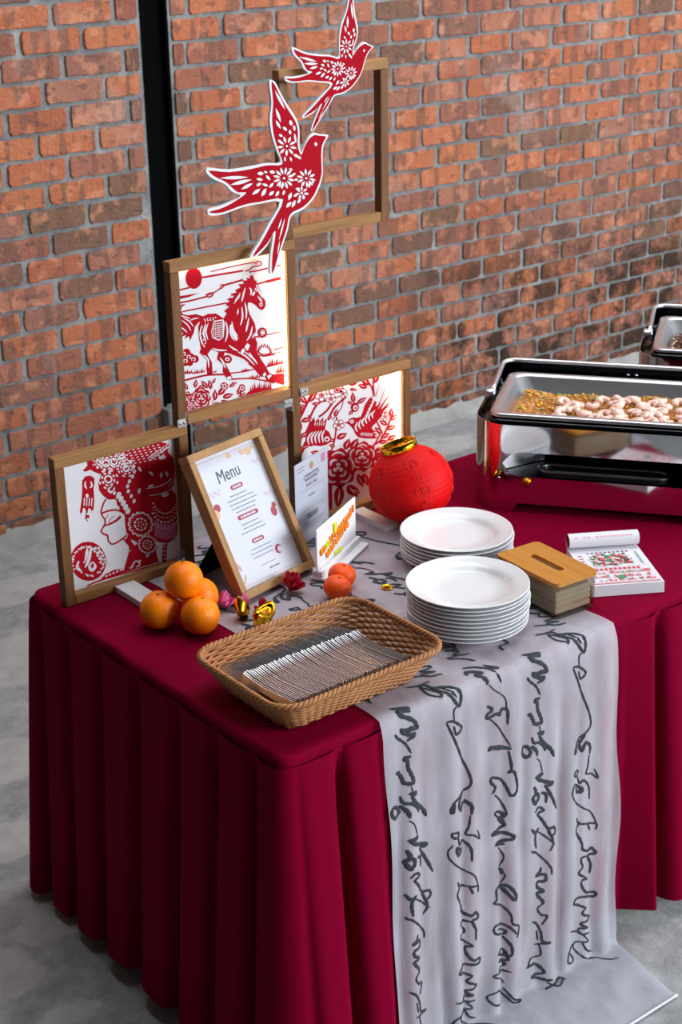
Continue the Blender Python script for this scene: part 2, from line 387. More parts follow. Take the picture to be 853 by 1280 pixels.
BL, BH, PITCHX, COURSE = .207, .0665, .2248, .08
OFF_L = [.052, .155, .081, .001, .088, .187, .068, .208, .127, .208, .103, .212, .077, .209, .07, .182, .074, .199, .066, .178, .069, .177]
OFF_R = [.113, .022, .097, .039, .1, .024, .111, .023, .103, .016, .1, .021, .093, .014, .131, .016, .124, .22, .107, .014, .105, .02]
def brick_mesh(k):
    r = random.Random(100+k); hx, hz = BL/2, BH/2
    out = []
    def jit(a): return (r.random()-.5)*a
    for i in range(8): out.append((-hx+.005+(BL-.010)*i/7+jit(.008), -hz+jit(.0055)))
    out += [(hx+jit(.003), -hz*.6+jit(.008)), (hx+jit(.005), jit(.008)), (hx+jit(.003), hz*.6+jit(.008))]
    for i in range(8): out.append((hx-.005-(BL-.010)*i/7+jit(.008), hz+jit(.0045)))
    out += [(-hx+jit(.003), hz*.6+jit(.008)), (-hx+jit(.005), jit(.008)), (-hx+jit(.003), -hz*.6+jit(.008))]
    n = len(out); d = .0085
    mb = MB(); dd = [d+jit(.003) for _ in range(n)]
    vs = [(x, .012, z) for x, z in out]+[(x, -dd[i]*.7, z) for i, (x, z) in enumerate(out)]+[(x*.985-.0006*(1 if x > 0 else -1), -dd[i], z*.945) for i, (x, z) in enumerate(out)]
    fs = []
    for q in range(2):
        for i in range(n): fs.append((q*n+i, q*n+(i+1) % n, (q+1)*n+(i+1) % n, (q+1)*n+i))
    fs.append(tuple(2*n+i for i in range(n)))
    mb.add(vs, fs); return mb.mesh('brick', M['brick'])
BR = [brick_mesh(k) for k in range(12)]
rb = random.Random(11)
def lay(wall, offs, xa, xb, edge_lo, edge_hi):
    rest = MB(); count = 0; cand = []
    for r in range(-35, 22):
        z = (21-r)*COURSE+BH/2+.004
        if z > 4.7: continue
        o = offs[r] if 0 <= r < 22 else offs[(r % 2)+2]
        k0 = int((xa-o)/PITCHX)-1
        for k in range(k0, k0+int((xb-xa)/PITCHX)+3):
            x0 = o+k*PITCHX+.009; x1 = x0+BL
            x0c, x1c = max(x0, edge_lo), min(x1, edge_hi)
            if x1c-x0c < .035: continue
            u, v, dep = to_px(((x0c+x1c)/2, WY, z))
            vis = -30 < u < 885 and -20 < v < 740
            cand.append((x0c, x1c, z, vis, dep))
    vis = sorted([c for c in cand if c[3]], key=lambda c: c[4])
    near = set(id(c) for c in vis[:300])
    for c in cand:
        x0c, x1c, z = c[:3]; sx = (x1c-x0c)/BL; me = BR[rb.randrange(12)]
        dx, dz, dy = (rb.random()-.5)*.004, (rb.random()-.5)*.004, rb.random()*.004
        if id(c) in near:
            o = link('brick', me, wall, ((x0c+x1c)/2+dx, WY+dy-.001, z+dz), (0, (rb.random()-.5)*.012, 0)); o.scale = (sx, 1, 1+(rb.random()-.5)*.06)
            if rb.random() < .5: o.rotation_euler.y += pi; 
        else:
            mtx = Matrix.Translation(((x0c+x1c)/2, WY+dy, z+dz)) @ Matrix.Diagonal((sx, 1, 1, 1))
            rest.add([v.co for v in me.vertices], [list(p.vertices) for p in me.polygons], 0, False, mtx)
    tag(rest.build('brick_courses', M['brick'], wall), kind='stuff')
lay(wall_l, OFF_L, -2.2, 1.6, -2.2, 1.487)
lay(wall_r, OFF_R, 1.5, 7.0, 1.622, 7.0)

# ================================================================== the draped table
TX, TY, TZ = 2.95, .894, .75
def perim(n=900):
    r = .03; pts = []
    segs = [((TX-r, 0), (0, -1)), ]
    out = []
    def line(a, b, nrm, k): 
        for i in range(k): t = i/k; out.append((a[0]+(b[0]-a[0])*t, a[1]+(b[1]-a[1])*t, nrm[0], nrm[1]))
    def arc(cx, cy, a0, k=8):
        for i in range(k): a = radians(a0+90*i/k); out.append((cx+r*cos(a), cy+r*sin(a), cos(a), sin(a)))
    line((r, 0), (TX-r, 0), (0, -1), 620); arc(TX-r, r, -90); line((TX, r), (TX, TY-r), (1, 0), 180); arc(TX-r, TY-r, 0)
    line((TX-r, TY), (r, TY), (0, 1), 620); arc(r, TY-r, 90); line((0, TY-r), (0, r), (-1, 0), 220); arc(r, r, 180)
    return out
PER = perim()
LEN = [0]
for i in range(len(PER)): LEN.append(LEN[-1]+math.dist(PER[i][:2], PER[(i+1) % len(PER)][:2]))
PTOT = LEN[-1]
def pleat(s, t):
    """outward offset of the gathered skirt at perimeter length s, drop fraction t"""
    P = PTOT/64
    w = s/P+.22*sin(s*3.1)+.12*sin(s*7.3+1); u = w-math.floor(w)
    lobe = (1-abs(2*u-1)**4)
    if u > .80: lobe *= 1-.85*((u-.80)/.20)**.6
    k = math.floor(w) % 64; am = .75+.5*((k*37 % 17)/17)
    amp = (.011+.050*t**.8)*am*(1 if s < TX+.5 else .7)
    fl = 1.0
    if RX0-.05 < s < RX1+.08:      # the runner holds the pleats flat
        e = min(1, (s-RX0+.05)/.06, (RX1+.08-s)/.06); fl = 1-.78*e
    du = min(abs(u-.97), abs(u+.03))
    notch = (.020+.035*t**.7)*min(1, t*9)*math.exp(-(du/.075)**2)*(.5+.7*((k*53 % 19)/19))
    return .002+(.022*t**1.3+amp*lobe-notch)*fl
RX0, RX1 = .214, .820
cloth = empty('tablecloth', (0, 0, 0)); tag(cloth, 'pleated maroon cloth draped over the long buffet table', 'tablecloth')
mb = MB(); n = len(PER); rings = [(-.03, 0), (-.012, 0), (-.003, -.0015), (.0, -.005), (.0025, -.012), (.003, -.028)]
vs = []; fs = []
for (o, z) in rings:
    for i, (x, y, nx, ny) in enumerate(PER):
        w = .0012*sin(LEN[i]*23)+.001*sin(LEN[i]*51+2) if z < -.002 else 0
        vs.append((x+nx*(o+w), y+ny*(o+w), TZ+z))
for j in range(len(rings)-1):
    for i in range(n): fs.append((j*n+i, j*n+(i+1) % n, (j+1)*n+(i+1) % n, (j+1)*n+i))
mb.add(vs, [f[::-1] for f in fs], 0, True); mb.add(vs, [tuple(range(n))], 0, False)
mb.build('top_cover', M['cloth'], cloth)
mb = MB(); vs = []; fs = []; NR = 26
for j in range(NR):
    t = j/(NR-1)
    for i, (x, y, nx, ny) in enumerate(PER):
        o = pleat(LEN[i], t); hem = .035+.012*sin(LEN[i]*9)
        z = TZ-.018-(TZ-.018-hem)*t
        vs.append((x+nx*o, y+ny*o, z))
for j in range(NR-1):
    for i in range(n): fs.append((j*n+i, (j+1)*n+i, (j+1)*n+(i+1) % n, j*n+(i+1) % n))
mb.add(vs, fs, 0, True); mb.build('pleated_skirt', M['cloth'], cloth)

# ================================================================== sheer runner with calligraphy
RX0, RX1 = .214, .820
TOPLEN = .885          # length on the table top, from the back edge to the front edge
def runner(x, t, lift=0):
    """point on the runner: x across, t = length from the front edge (negative: on the table top)"""
    s = (x-RX0)/(RX1-RX0)
    if t < 0:
        w = .0009*sin(x*31+t*9)+.0009*sin(t*37+x*11)
        z = TZ+.0030+w+lift
        e = max(0, 1+t/.03); 
        return Vector((x, -t-.008*e, z-.003*e*e))
    drop = min(t, .742); f = drop/.742
    fold = .009*sin(x*38+.9*sin(t*4))+.006*sin(x*83+1+t*3)
    yo = -.008-.008*min(1, t/.03)-.030*f**.8-abs(fold)*1.3*min(1, t/.2)*(.45+.55*f)-.003*(1+sin(t*17+x*9))*f
    if t <= .742:
        return Vector((x+.004*(s-.5)*f, yo-lift, TZ-.0035*0-drop-.001))
    g = t-.742
    wav = (.004*abs(sin(g*30+x*15))+.005*abs(sin(x*27+g*8)))*max(0, 1-g/.2)
    spread = -.17*g+(s-.5)*.05*g
    k_ = min(1, g/.1)
    return Vector((x+.004*(s-.5)+spread, yo*(1-k_)-.05*k_-g, max(.0055, .008*math.exp(-g*30))+wav*min(1, g*10)+lift))
rn = empty('table_runner', (0, 0, 0)); tag(rn, 'sheer white organza runner with black calligraphy hanging over the table front', 'table runner')
mb = MB(); NX, NTT = 90, 200
T0, T1 = -TOPLEN, .742+.205
def rp(u, v): 
    t = T0+(T1-T0)*v
    x = RX0+(RX1-RX0)*u+.003*sin(t*19)*(1 if u > .5 else -1)*abs(u-.5)*2
    return runner(x, t)[:]
mb.grid(rp, NX, NTT); mb.build('sheer_cloth', M['organza'], rn)
mb = MB(); mb.tube([runner(RX0+(RX1-RX0)*i/40, T1, .001) for i in range(41)], .0035, 6, flat=.5); mb.build('rolled_hem', M['foam'], rn)
# calligraphy: strokes read off the hanging columns as (width, points)
CA = [(14, '370,185 445,190 390,205 385,225 440,245 455,285 460,310 415,300 410,325 440,345 480,345 435,380'), (9, '378,345 385,365 425,400 448,450'), (14, '445,470 410,485 425,500 425,540 440,580 445,620 400,625 390,600 375,570 365,580'), (4, '430,640 435,680'), (14, '415,685 455,680 430,700 450,740 490,780 505,820'), (11, '375,705 385,740 420,740 450,760 460,790'), (13, '325,770 350,768 362,800 340,830 318,810 325,770'), (15, '370,760 400,790 405,820'), (4, '400,835 425,860 437,920'), (14, '385,955 440,935 400,960 450,980 495,985 450,1010'), (12, '450,1000 485,1070 518,1145'), (16, '375,1010 390,1050 365,1080 385,1115 410,1080 400,1050'), (12, '430,1050 455,1060 452,1110'), (10, '380,1170 410,1140 440,1160 400,1180 430,1220 450,1260'),
 (10, '395,1179 430,1224 455,1264 490,1254 500,1284 470,1309 455,1274 480,1344 455,1399'), (12, '350,1269 375,1294 400,1274 380,1304 375,1344 380,1389'), (7, '400,1289 450,1324 490,1359'), (8, '345,1400 355,1412 375,1414 430,1464 455,1504 455,1539'), (12, '405,1504 395,1534 370,1559 420,1544 420,1584 380,1594 375,1624 410,1649 370,1664 400,1704 405,1724'), (8, '405,1724 375,1759 395,1794 420,1794 395,1854'), (9, '340,1839 370,1854 390,1904 395,1954 430,1954 360,1984'), (7, '370,1894 375,1954'), (7, '380,1974 385,2044 335,2074 320,2124'), (11, '310,2134 360,2104 395,2144 335,2184 400,2184 430,2174'), (9, '400,2194 440,2234 490,2209 460,2194 410,2224 375,2269')]
CB = [(12, '550,5 620,10 630,45 690,55 715,100 690,165 660,110 625,55'), (9, '660,60 690,120'), (5, '690,165 700,210 695,280'), (9, '655,280 690,275 735,310 700,350 690,300'), (9, '655,285 680,360 710,460 745,570 745,640 690,700 645,740'), (12, '650,735 630,790 640,795 650,740'), (13, '710,690 675,750 690,790 710,740 740,760 735,810'), (7, '730,815 720,880 705,930 740,930 775,955 760,900'), (9, '620,920 660,915 650,945 625,940 625,915'), (9, '655,945 665,990 690,970 720,1010 720,1085'), (14, '640,1000 680,1030 650,1045 640,1000'), (6, '625,985 600,1030 610,1080 670,1135 725,1165 750,1230 745,1269'), (8, '745,1269 750,1234 710,1234 650,1234 640,1204'), (10, '700,1234 715,1274'), (9, '650,1239 630,1284 650,1329 665,1374'), (11, '660,1369 665,1394 700,1404 720,1384 740,1414 700,1434 715,1484 710,1544'), (9, '700,1439 660,1444 655,1474 665,1504 640,1544 690,1574'), (10, '695,1579 660,1594 665,1634 690,1664 730,1654 720,1684 650,1694 600,1729 640,1744 680,1754'), (9, '680,1754 655,1794 700,1809 680,1834 640,1854 680,1874 630,1884 640,1914 690,1904'), (8, '570,1899 640,1904'), (7, '650,1919 675,1954 610,1964 590,1994 620,2034 680,2064 775,2082'), (8, '610,1964 560,2004 540,2074 570,2089 585,2064 555,2024'), (8, '640,1964 660,2004 700,2019')]
CC = [(14, '35,310 60,280 110,300 70,320 100,350 95,375'), (10, '65,235 110,240 160,265 205,270 160,235'), (10, '160,265 180,360'), (4, '105,375 170,425 230,470 235,540'), (12, '120,525 150,545 115,580 120,600 170,570 195,575 205,545 240,545 235,630'), (6, '130,600 180,650 210,700 240,760'), (17, '115,800 140,778 240,775'), (10, '228,790 235,890 220,920 245,910 260,980 255,1030 225,1060 205,1010 180,970 130,960 120,990 145,1020 125,1060'), (7, '140,1065 180,1110 200,1180 150,1170 140,1190 190,1220'), (13, '150,1164 195,1189 160,1214 190,1244 150,1284 120,1314 190,1294 235,1314 180,1344 140,1374 185,1364'), (6, '155,1389 180,1444 155,1524 180,1554 150,1624'), (14, '165,1515 168,1550'), (12, '150,1624 190,1614 225,1664 210,1689 160,1634 130,1654 130,1704 105,1729'), (8, '105,1729 160,1744 190,1784 195,1834 235,1849 215,1914'), (9, '215,1894 170,1854 105,1864 100,1904 150,1914 165,1889 120,1884'), (10, '150,1924 185,1974 180,2034 120,2034 150,2004 170,2064 120,2074 160,2094 120,2134 180,2134'), (7, '130,2144 75,2164 130,2184 155,2214'), (8, '150,2244 190,2294 240,2329 200,2329 150,2284 110,2254 45,2294 70,2334 130,2344')]
def ribbon(mb, pts, wd, surf, lift):
    pts = catmull(pts, 5); N = len(pts); vs = []; fs = []
    for i, p in enumerate(pts):
        a = pts[max(i-1, 0)]; b = pts[min(i+1, N-1)]; dx, dy = b[0]-a[0], b[1]-a[1]; L = math.hypot(dx, dy) or 1
        e = min(1, .45+min(i, N-1-i)*.25); w = wd*.5*e*(1+.18*sin(i*2.1))
        nx, ny = -dy/L*w, dx/L*w
        vs += [surf(p[0]+nx, p[1]+ny, lift*.3)[:], surf(p[0], p[1], lift)[:], surf(p[0]-nx, p[1]-ny, lift*.3)[:]]
    for i in range(N-1):
        for k in range(2): fs.append((3*i+k, 3*i+1+k, 3*i+4+k, 3*i+3+k))
    mb.add(vs, fs, 0, True)
PXM = None
for name, col, shifts in (('A', CA, (0, -.330)), ('B', CB, (0, -.330)), ('C', CC, (0,))):
    strokes = []
    for w, s in col:
        pts = []
        for q in s.split():
            a, b = map(float, q.split(','))
            P = at_y(590+a/5.018, 780+b/5.018, -.03)
            if P.z > .73: P = at_y(590+a/5.018, 780+b/5.018, -.012)
            pts.append((P.x, TZ-P.z))
        strokes.append((w/5.018*.0029, pts))
    for sh in shifts:
        for rep in (0, -.735, -1.47):
            mb = MB(); cnt = 0
            for w, pts in strokes:
                pp = [(x+sh, t+rep) for x, t in pts]
                if min(t for x, t in pp) < -TOPLEN+.01 or (rep < 0 and max(t for x, t in pp) > .02) or (rep == -.735 and max(t for x, t in pp) > .0): continue
                if rep < -1 and max(t for x, t in pp) > -.735: continue
                if min(x for x, t in pp) < RX0 or max(x for x, t in pp) > RX1: continue
                if max(t for x, t in pp) > T1-.01: continue
                ribbon(mb, pp, w, runner, .0026); cnt += 1
            if cnt: mb.build('calligraphy_column', M['ink'], rn)

# ================================================================== paper-cut prints
def homography(src, dst):
    A = []; B = []
    for (x, y), (u, v) in zip(src, dst):
        A.append([x, y, 1, 0, 0, 0, -u*x, -u*y]); B.append(u); A.append([0, 0, 0, x, y, 1, -v*x, -v*y]); B.append(v)
    n = 8
    for i in range(n):
        p = max(range(i, n), key=lambda k: abs(A[k][i])); A[i], A[p] = A[p], A[i]; B[i], B[p] = B[p], B[i]
        for k in range(n):
            if k != i:
                f = A[k][i]/A[i][i]
                A[k] = [a-f*b for a, b in zip(A[k], A[i])]; B[k] -= f*B[i]
    h = [B[i]/A[i][i] for i in range(n)]
    def f(x, y):
        w = h[6]*x+h[7]*y+1; return (h[0]*x+h[1]*y+h[2])/w, (h[3]*x+h[4]*y+h[5])/w
    return f
def P_(s): return [tuple(map(float, q.split(','))) for q in s.split()]
class Art:
    """flat print: shapes given in drawing units, mapped to a rectangle (x right, z up) at depth y"""
    def __init__(s, corners, rect, y):
        x0, x1, z0, z1 = rect; s.rc = rect; s.y = y
        s.h = homography(corners, [(x0, z1), (x1, z1), (x1, z0), (x0, z0)])
        s.mb = {}; s.n = 0
    def pt(s, p):
        x, z = s.h(*p); x0, x1, z0, z1 = s.rc
        return min(max(x, x0+.0006), x1-.0006), min(max(z, z0+.0006), z1-.0006)
    def poly(s, pts, mat, lay):
        q = [s.pt(p) for p in pts]
        a = sum(q[i][0]*q[(i+1) % len(q)][1]-q[(i+1) % len(q)][0]*q[i][1] for i in range(len(q)))
        if abs(a) < 1e-9: return
        if a < 0: q = q[::-1]
        s.n = (s.n+1) % 40; y = s.y-.0003*(lay+1)-s.n*6e-6
        s.mb.setdefault(mat, MB()).add([(x, y, z) for x, z in q], [tuple(range(len(q)))])
    def r(s, t, lay=0, mat='artred', sm=0):
        p = P_(t) if isinstance(t, str) else t
        s.poly(catmull(p, 4, True) if sm else p, mat, lay)
    def w(s, t, lay=1, sm=0): s.r(t, lay, 'white', sm)
    def st(s, t, wd, lay=0, mat='artred', taper=0, k=5):
        p = P_(t) if isinstance(t, str) else t
        p = catmull(p, k) if len(p) > 2 else p
        if len(p) == 2: p = [p[0], tuple((a+b)/2 for a, b in zip(*p)), p[1]]
        N = len(p); L = []; R = []
        for i in range(N):
            a = p[max(i-1, 0)]; b = p[min(i+1, N-1)]; dx, dy = b[0]-a[0], b[1]-a[1]; l = math.hypot(dx, dy) or 1
            t_ = i/(N-1); e = 1
            if taper == 1: e = max(.08, 1-t_)
            elif taper == 2: e = max(.08, sin(pi*t_)**.7)
            L.append((p[i][0]-dy/l*wd*.5*e, p[i][1]+dx/l*wd*.5*e)); R.append((p[i][0]+dy/l*wd*.5*e, p[i][1]-dx/l*wd*.5*e))
        for i in range(N-1): s.poly([L[i], L[i+1], R[i+1], R[i]], mat, lay)
    def sw(s, t, wd, lay=1, taper=2): s.st(t, wd, lay, 'white', taper)
    def el(s, x, y, rx, ry, lay=0, mat='artred', rot=0, n=18):
        c, q = cos(rot), sin(rot)
        s.poly([(x+rx*cos(2*pi*k/n)*c-ry*sin(2*pi*k/n)*q, y+rx*cos(2*pi*k/n)*q+ry*sin(2*pi*k/n)*c) for k in range(n)], mat, lay)
    def ew(s, x, y, rx, ry, rot=0, lay=1): s.el(x, y, rx, ry, lay, 'white', rot, 12)
    def leaf(s, x, y, ang, ln, wd, lay=0, vein=True, mat='artred'):
        ln *= 1.18; wd *= 1.3
        a = radians(ang); c, q = cos(a), sin(a); up = []; dn = []
        for k in range(9):
            t = k/8; o = wd*.5*sin(pi*t**.8); up.append((x+ln*t*c-o*q, y+ln*t*q+o*c)); dn.append((x+ln*t*c+o*q, y+ln*t*q-o*c))
        s.poly(up+dn[::-1][1:-1], mat, lay)
        if vein and mat != 'white': s.sw([(x+ln*.2*c, y+ln*.2*q), (x+ln*.8*c, y+ln*.8*q)], wd*.14, lay+1)
    def petals(s, x, y, r, n, lay, mat, ln=.45, wd=.3, a0=0, off=.5):
        for k in range(n):
            a = a0+360*k/n; s.leaf(x+r*off*cos(radians(a)), y+r*off*sin(radians(a)), a, r*ln, r*wd, lay, False, mat)
    def blossom(s, x, y, r, lay=0, n=5):
        for k in range(n):
            a = 2*pi*k/n+.3; s.el(x+r*.55*cos(a), y+r*.55*sin(a), r*.46, r*.46, lay, n=12); s.ew(x+r*.58*cos(a), y+r*.58*sin(a), r*.3, r*.3, lay=lay+1)
        s.el(x, y, r*.42, r*.42, lay+2, n=10); s.petals(x, y, r, 6, lay+3, 'white', .14, .1, off=.18)
    def peony(s, x, y, r, lay=0):
        n = 9
        s.poly([(x+r*(1+.07*cos(n*2*pi*k/54))*cos(2*pi*k/54), y+r*(1+.07*cos(n*2*pi*k/54))*1.08*sin(2*pi*k/54)) for k in range(54)], 'artred', lay)
        for q, (rr, m_, ph) in enumerate(((.85, 5, -90), (.52, 4, -40), (.24, 3, 30))):
            for k in range(m_):
                a0 = ph+360*k/m_; hw = 29-q*2
                pts = [(x+r*(rr-.10*(d/hw)**2)*cos(radians(a0+d*(1+q*.25))), y+r*1.05*(rr-.10*(d/hw)**2)*sin(radians(a0+d*(1+q*.25)))) for d in (-hw, -hw/2, 0, hw/2, hw)]
                s.st(pts, r*.085, lay+1, 'white', 2)
                for d in (-.7, -.42, -.14, .14, .42, .7):
                    a = radians(a0+d*hw*(1+q*.25)); e = rr-.1*d*d
                    s.sw([(x+r*e*cos(a), y+r*e*1.05*sin(a)), (x+r*(e-.13)*cos(a), y+r*(e-.13)*1.05*sin(a))], r*.05, lay+1, 1)
        s.ew(x, y, r*.1, r*.07, lay=lay+1)
    def build(s, parent):
        for mat, mb in s.mb.items(): tag(mb.build({'artred': 'red_print', 'white': 'white_cutouts'}.get(mat, 'pink_print'), M[mat], parent), kind='stuff')

FY = .765; FD = .024
def wood_frame(name, label, x0, x1, z0, z1, bw=.022, top_x0=None, post_top=None):
    fr = empty(name, ((x0+x1)/2, FY+FD/2, z0)); tag(fr, label, 'picture frame', 'wooden paper-cut display frames')
    cx = (x0+x1)/2
    def bar(nm, a, b, c, d, mt):
        mb = MB(); mb.bbox(a-cx, b-cx, -FD/2, FD/2, c-z0, d-z0, .0012, 1); return mb.build(nm, mt, fr)
    bar('top_rail', x0 if top_x0 is None else top_x0, x1, z1-bw, z1, M['wood'])
    bar('bottom_rail', x0+bw+.0004, x1-bw-.0004, z0, z0+bw, M['wood'])
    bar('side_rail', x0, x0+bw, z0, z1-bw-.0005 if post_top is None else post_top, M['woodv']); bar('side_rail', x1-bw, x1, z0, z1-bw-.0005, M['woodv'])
    return fr
def panel(fr, art_rect, y=.784):
    x0, x1, z0, z1 = art_rect; mb = MB(); mb.box(x0, x1, y, y+.004, z0, z1)
    o = mb.build('print_panel', M['white'], fr); o.matrix_parent_inverse = Matrix.Translation(-fr.location); return o
def leds(fr, x, z0, z1, xt0, xt1, zt):
    mi = Matrix.Translation(-fr.location)
    mb = MB(); mb.box(x-.001, x+.0012, FY+.009, FY+.017, z0, z1); 
    o = mb.build('led_strip', M['ledtape'], fr); o.matrix_parent_inverse = mi
    mb = MB(); n = int((z1-z0)/.0075)
    for k in range(n):
        z = z0+(k+.5)*(z1-z0)/n
        mb.bbox(x-.0045, x-.001, FY+.0095, FY+.0155, z-.0023, z+.0023, .0008, 1)
    p = mb.build('led_beads', M['led'], o); tag(p, kind='stuff')
    mb = MB(); mb.box(xt0, xt1, FY+.009, FY+.016, zt-.0012, zt); o = mb.build('led_strip', M['ledtape'], fr); o.matrix_parent_inverse = mi
def bracket(fr, x, z, sx, sz):
    mb = MB(); mb.box(x, x+sx*.022, FY-.0015, FY, z-.009, z+.009); mb.box(x, x+sx*.0015, FY-.0015, FY+.02, z, z+sz*.022)
    for k in (.3, .75): mb.lathe([(0, .0018), (.0026, .0012), (.003, 0)], 10, M=Matrix.Translation((x+sx*.022*k, FY-.0015, z)) @ Matrix.Rotation(pi/2, 4, 'X'))
    o = mb.build('corner_bracket', M['bracket'], fr); o.matrix_parent_inverse = Matrix.Translation(-fr.location)

# ---- running horse
hr = wood_frame('picture_frame', 'lit wooden frame with a red paper-cut running horse, raised above the others', .315, .630, 1.0755, 1.424)
rect = (.338, .607, 1.0985, 1.401); pn = panel(hr, rect)
a = Art([(167, 187), (668, 85), (690, 712), (213, 850)], rect, .784)
a.el(260, 222, 39, 50, 0, n=28)
for t, w_ in (('300,218 400,200 492,184', 9), ('520,190 560,183 606,171', 7), ('640,163 674,155', 8), ('176,282 205,275 240,266', 8), ('180,342 260,324 330,305', 8), ('208,380 310,358 420,335', 7), ('330,300 370,280 390,262', 6), ('395,255 440,242 492,226', 9), ('555,247 602,232', 7), ('600,480 640,471 682,462', 5), ('635,548 687,533', 6), ('560,578 610,570 667,558', 4), ('205,672 262,664', 5), ('205,707 260,690 330,673 410,668', 9), ('430,662 500,652 545,640 600,628 690,603', 6), ('435,690 520,683 590,690 640,700', 7)): a.st(t, w_)
a.st('340,190 420,170 500,152 562,142', 5, taper=0); a.st('556,140 574,142 576,154 560,162 536,166 520,180 500,186', 6); a.st('545,150 560,152', 4)
a.r('176,308 226,302 230,312 178,326'); a.r('226,302 288,290 230,314'); a.st('318,300 345,290 350,300 330,312', 8); a.st('382,272 402,258 396,250 384,258', 6)
a.r('600,228 676,206 676,222 600,240')
# mane, head, neck, body
a.r('537,203 548,232 552,222 556,240 566,262 581,300 597,325 597,347 588,362 574,366 562,356 548,342 530,332 516,332 514,352 522,382 534,404 548,430 553,460 547,486 560,520 556,556 575,590 600,626 614,652 628,660 620,680 606,688 592,672 577,674 544,637 484,591 435,572 409,566 399,598 415,624 438,664 447,690 428,694 416,684 399,654 402,624 372,598 379,566 346,552 328,577 349,613 353,667 328,672 323,644 326,603 290,570 297,552 287,500 283,450 296,415 305,400 330,388 366,385 402,408 417,384 404,374 428,352 410,346 430,326 416,318 442,308 434,294 463,285 454,275 480,262 470,248 496,244 488,230 512,228 506,216 524,220 522,208')
a.r('305,400 272,390 236,396 210,392 200,372 206,356 226,345 204,346 188,366 184,392 190,420 186,438 192,456 188,472 200,468 190,490 214,478 204,500 226,488 220,508 240,494 246,516 254,494 262,480 268,450 282,432 300,420')
for t in ('204,420 230,440 250,470', '212,410 240,424 262,452', '196,398 220,404 246,412', '198,452 214,462 232,478', '286,408 262,412 244,420'): a.sw(t, 6)
for t in ('552,246 566,280 584,312', '546,262 556,282', '560,300 572,318 582,326', '520,262 530,276 526,300', '502,262 492,300 486,330', '478,286 468,320', '500,330 508,370 506,410', '486,350 490,400 480,440', '470,360 466,392', '520,400 512,440 506,470', '440,420 448,460 470,490', '432,440 436,480 452,510', '300,440 292,480 300,520 312,540', '318,430 308,480 322,520', '536,440 528,480 510,510', '548,470 536,500', '350,548 380,556 420,556', '468,560 510,584 548,622', '500,560 540,590 560,616', '450,580 490,596 520,616', '330,430 318,470 330,510', '412,420 420,470 410,520', '425,530 450,548 470,556', '520,560 545,600', '306,580 330,600 334,640', '385,590 400,610 412,640', '448,300 436,312', '470,300 450,340'): a.sw(t, 8)
a.w('500,540 514,556 526,530 512,520'); a.w('482,560 492,572 504,552 494,544'); a.w('430,440 444,430 452,470 470,500 460,512 440,480')
a.ew(575, 340, 8, 10); a.el(575, 340, 4, 5, 2); a.ew(541, 290, 5, 12, .5)
a.w('584,664 594,652 602,660 592,674'); a.w('604,670 616,660 626,666 612,684'); a.w('418,680 436,674 442,688 424,692')
a.w('356,420 400,412 408,430 402,495 380,512 350,500 344,470'); a.r('360,425 398,418 400,492 378,506 352,494 348,470', 2)
for i in range(7):
    for j in range(6): a.ew(354+j*8.4+i*.3, 436+i*10-j*1.6, 3.0, 3.6, lay=3)
for i in range(9): a.ew(312+i*6.5-(i % 2)*3, 414-i*1.2+(i % 2)*9, 3, 3.6)
for i in range(7): a.ew(300+(i % 2)*7+i*2, 450+i*15, 3.4, 4.6)
a.el(582, 470, 22, 24); a.ew(582, 470, 12, 14); a.st('590,480 574,476 576,462 588,464', 4, 2); a.st('535,494 560,490 600,484', 7)
a.el(421, 597, 22, 20); a.ew(421, 597, 11, 9); a.el(421, 598, 5, 4, 2)
for x, y, r_ in ((210, 590, 22), (230, 570, 18), (248, 590, 18), (270, 600, 18), (222, 615, 20), (245, 618, 16), (205, 612, 16)): a.el(x, y, r_, r_)
for x, y in ((215, 578), (240, 592), (262, 602), (225, 612)): a.st(f'{x-8},{y+6} {x-8},{y-6} {x+5},{y-7} {x+7},{y+3} {x},{y+5}', 4, 1, 'white')
for k in range(9): a.leaf(592, 568, -160+k*18, 42-abs(k-4)*2, 15, 0, False)
for k in range(9): a.leaf(592, 565, -160+k*18, 32-abs(k-4)*2, 8, 1, False, 'white')
a.st('552,572 592,578 640,568', 6)
for x0_, y0_, n_, h_ in ((215, 668, 6, 18), (262, 668, 8, 22), (330, 664, 6, 14), (490, 648, 5, 12), (520, 684, 8, 20), (610, 620, 10, 34), (650, 652, 8, 46), (530, 740, 14, 44)):
    for k in range(n_): x = x0_+k*7; hh = h_*(.5+.5*abs(sin(k*2.3))); a.r(f'{x-4},{y0_-k*1.2+3} {x+4},{y0_-k*1.2+2} {x+3+(k%3-1)*4},{y0_-k*1.2-hh}')
a.r('600,664 640,660 692,650 692,712 640,696 600,690'); a.r('520,744 560,724 640,726 600,742 560,762 500,780')
a.peony(232, 790, 34); a.peony(300, 780, 44); a.peony(216, 840, 30); a.peony(262, 815, 26); a.el(408, 722, 18, 18); a.petals(408, 722, 16, 5, 1, 'white', .5, .4, off=.3); a.el(490, 728, 16, 18); a.petals(490, 728, 14, 5, 1, 'white', .5, .4, off=.3)
for x, y, g, l_ in ((345, 740, -100, 40), (352, 712, -60, 26), (330, 735, -130, 40), (270, 735, -80, 36), (285, 740, -40, 30), (380, 765, -50, 50), (400, 775, -20, 46), (392, 790, 20, 46), (430, 725, -30, 30), (440, 710, -10, 24), (365, 790, -90, 44), (470, 760, -70, 36), (480, 770, -40, 30), (235, 745, -110, 30), (420, 800, -10, 40), (350, 810, 0, 50)): a.leaf(x, y, g, l_, l_*.42)
a.st('350,800 380,760 405,735', 4); a.st('470,780 486,750 490,735', 4)
a.build(pn); leds(hr, .6065, 1.10, 1.40, .34, .606, 1.4015)

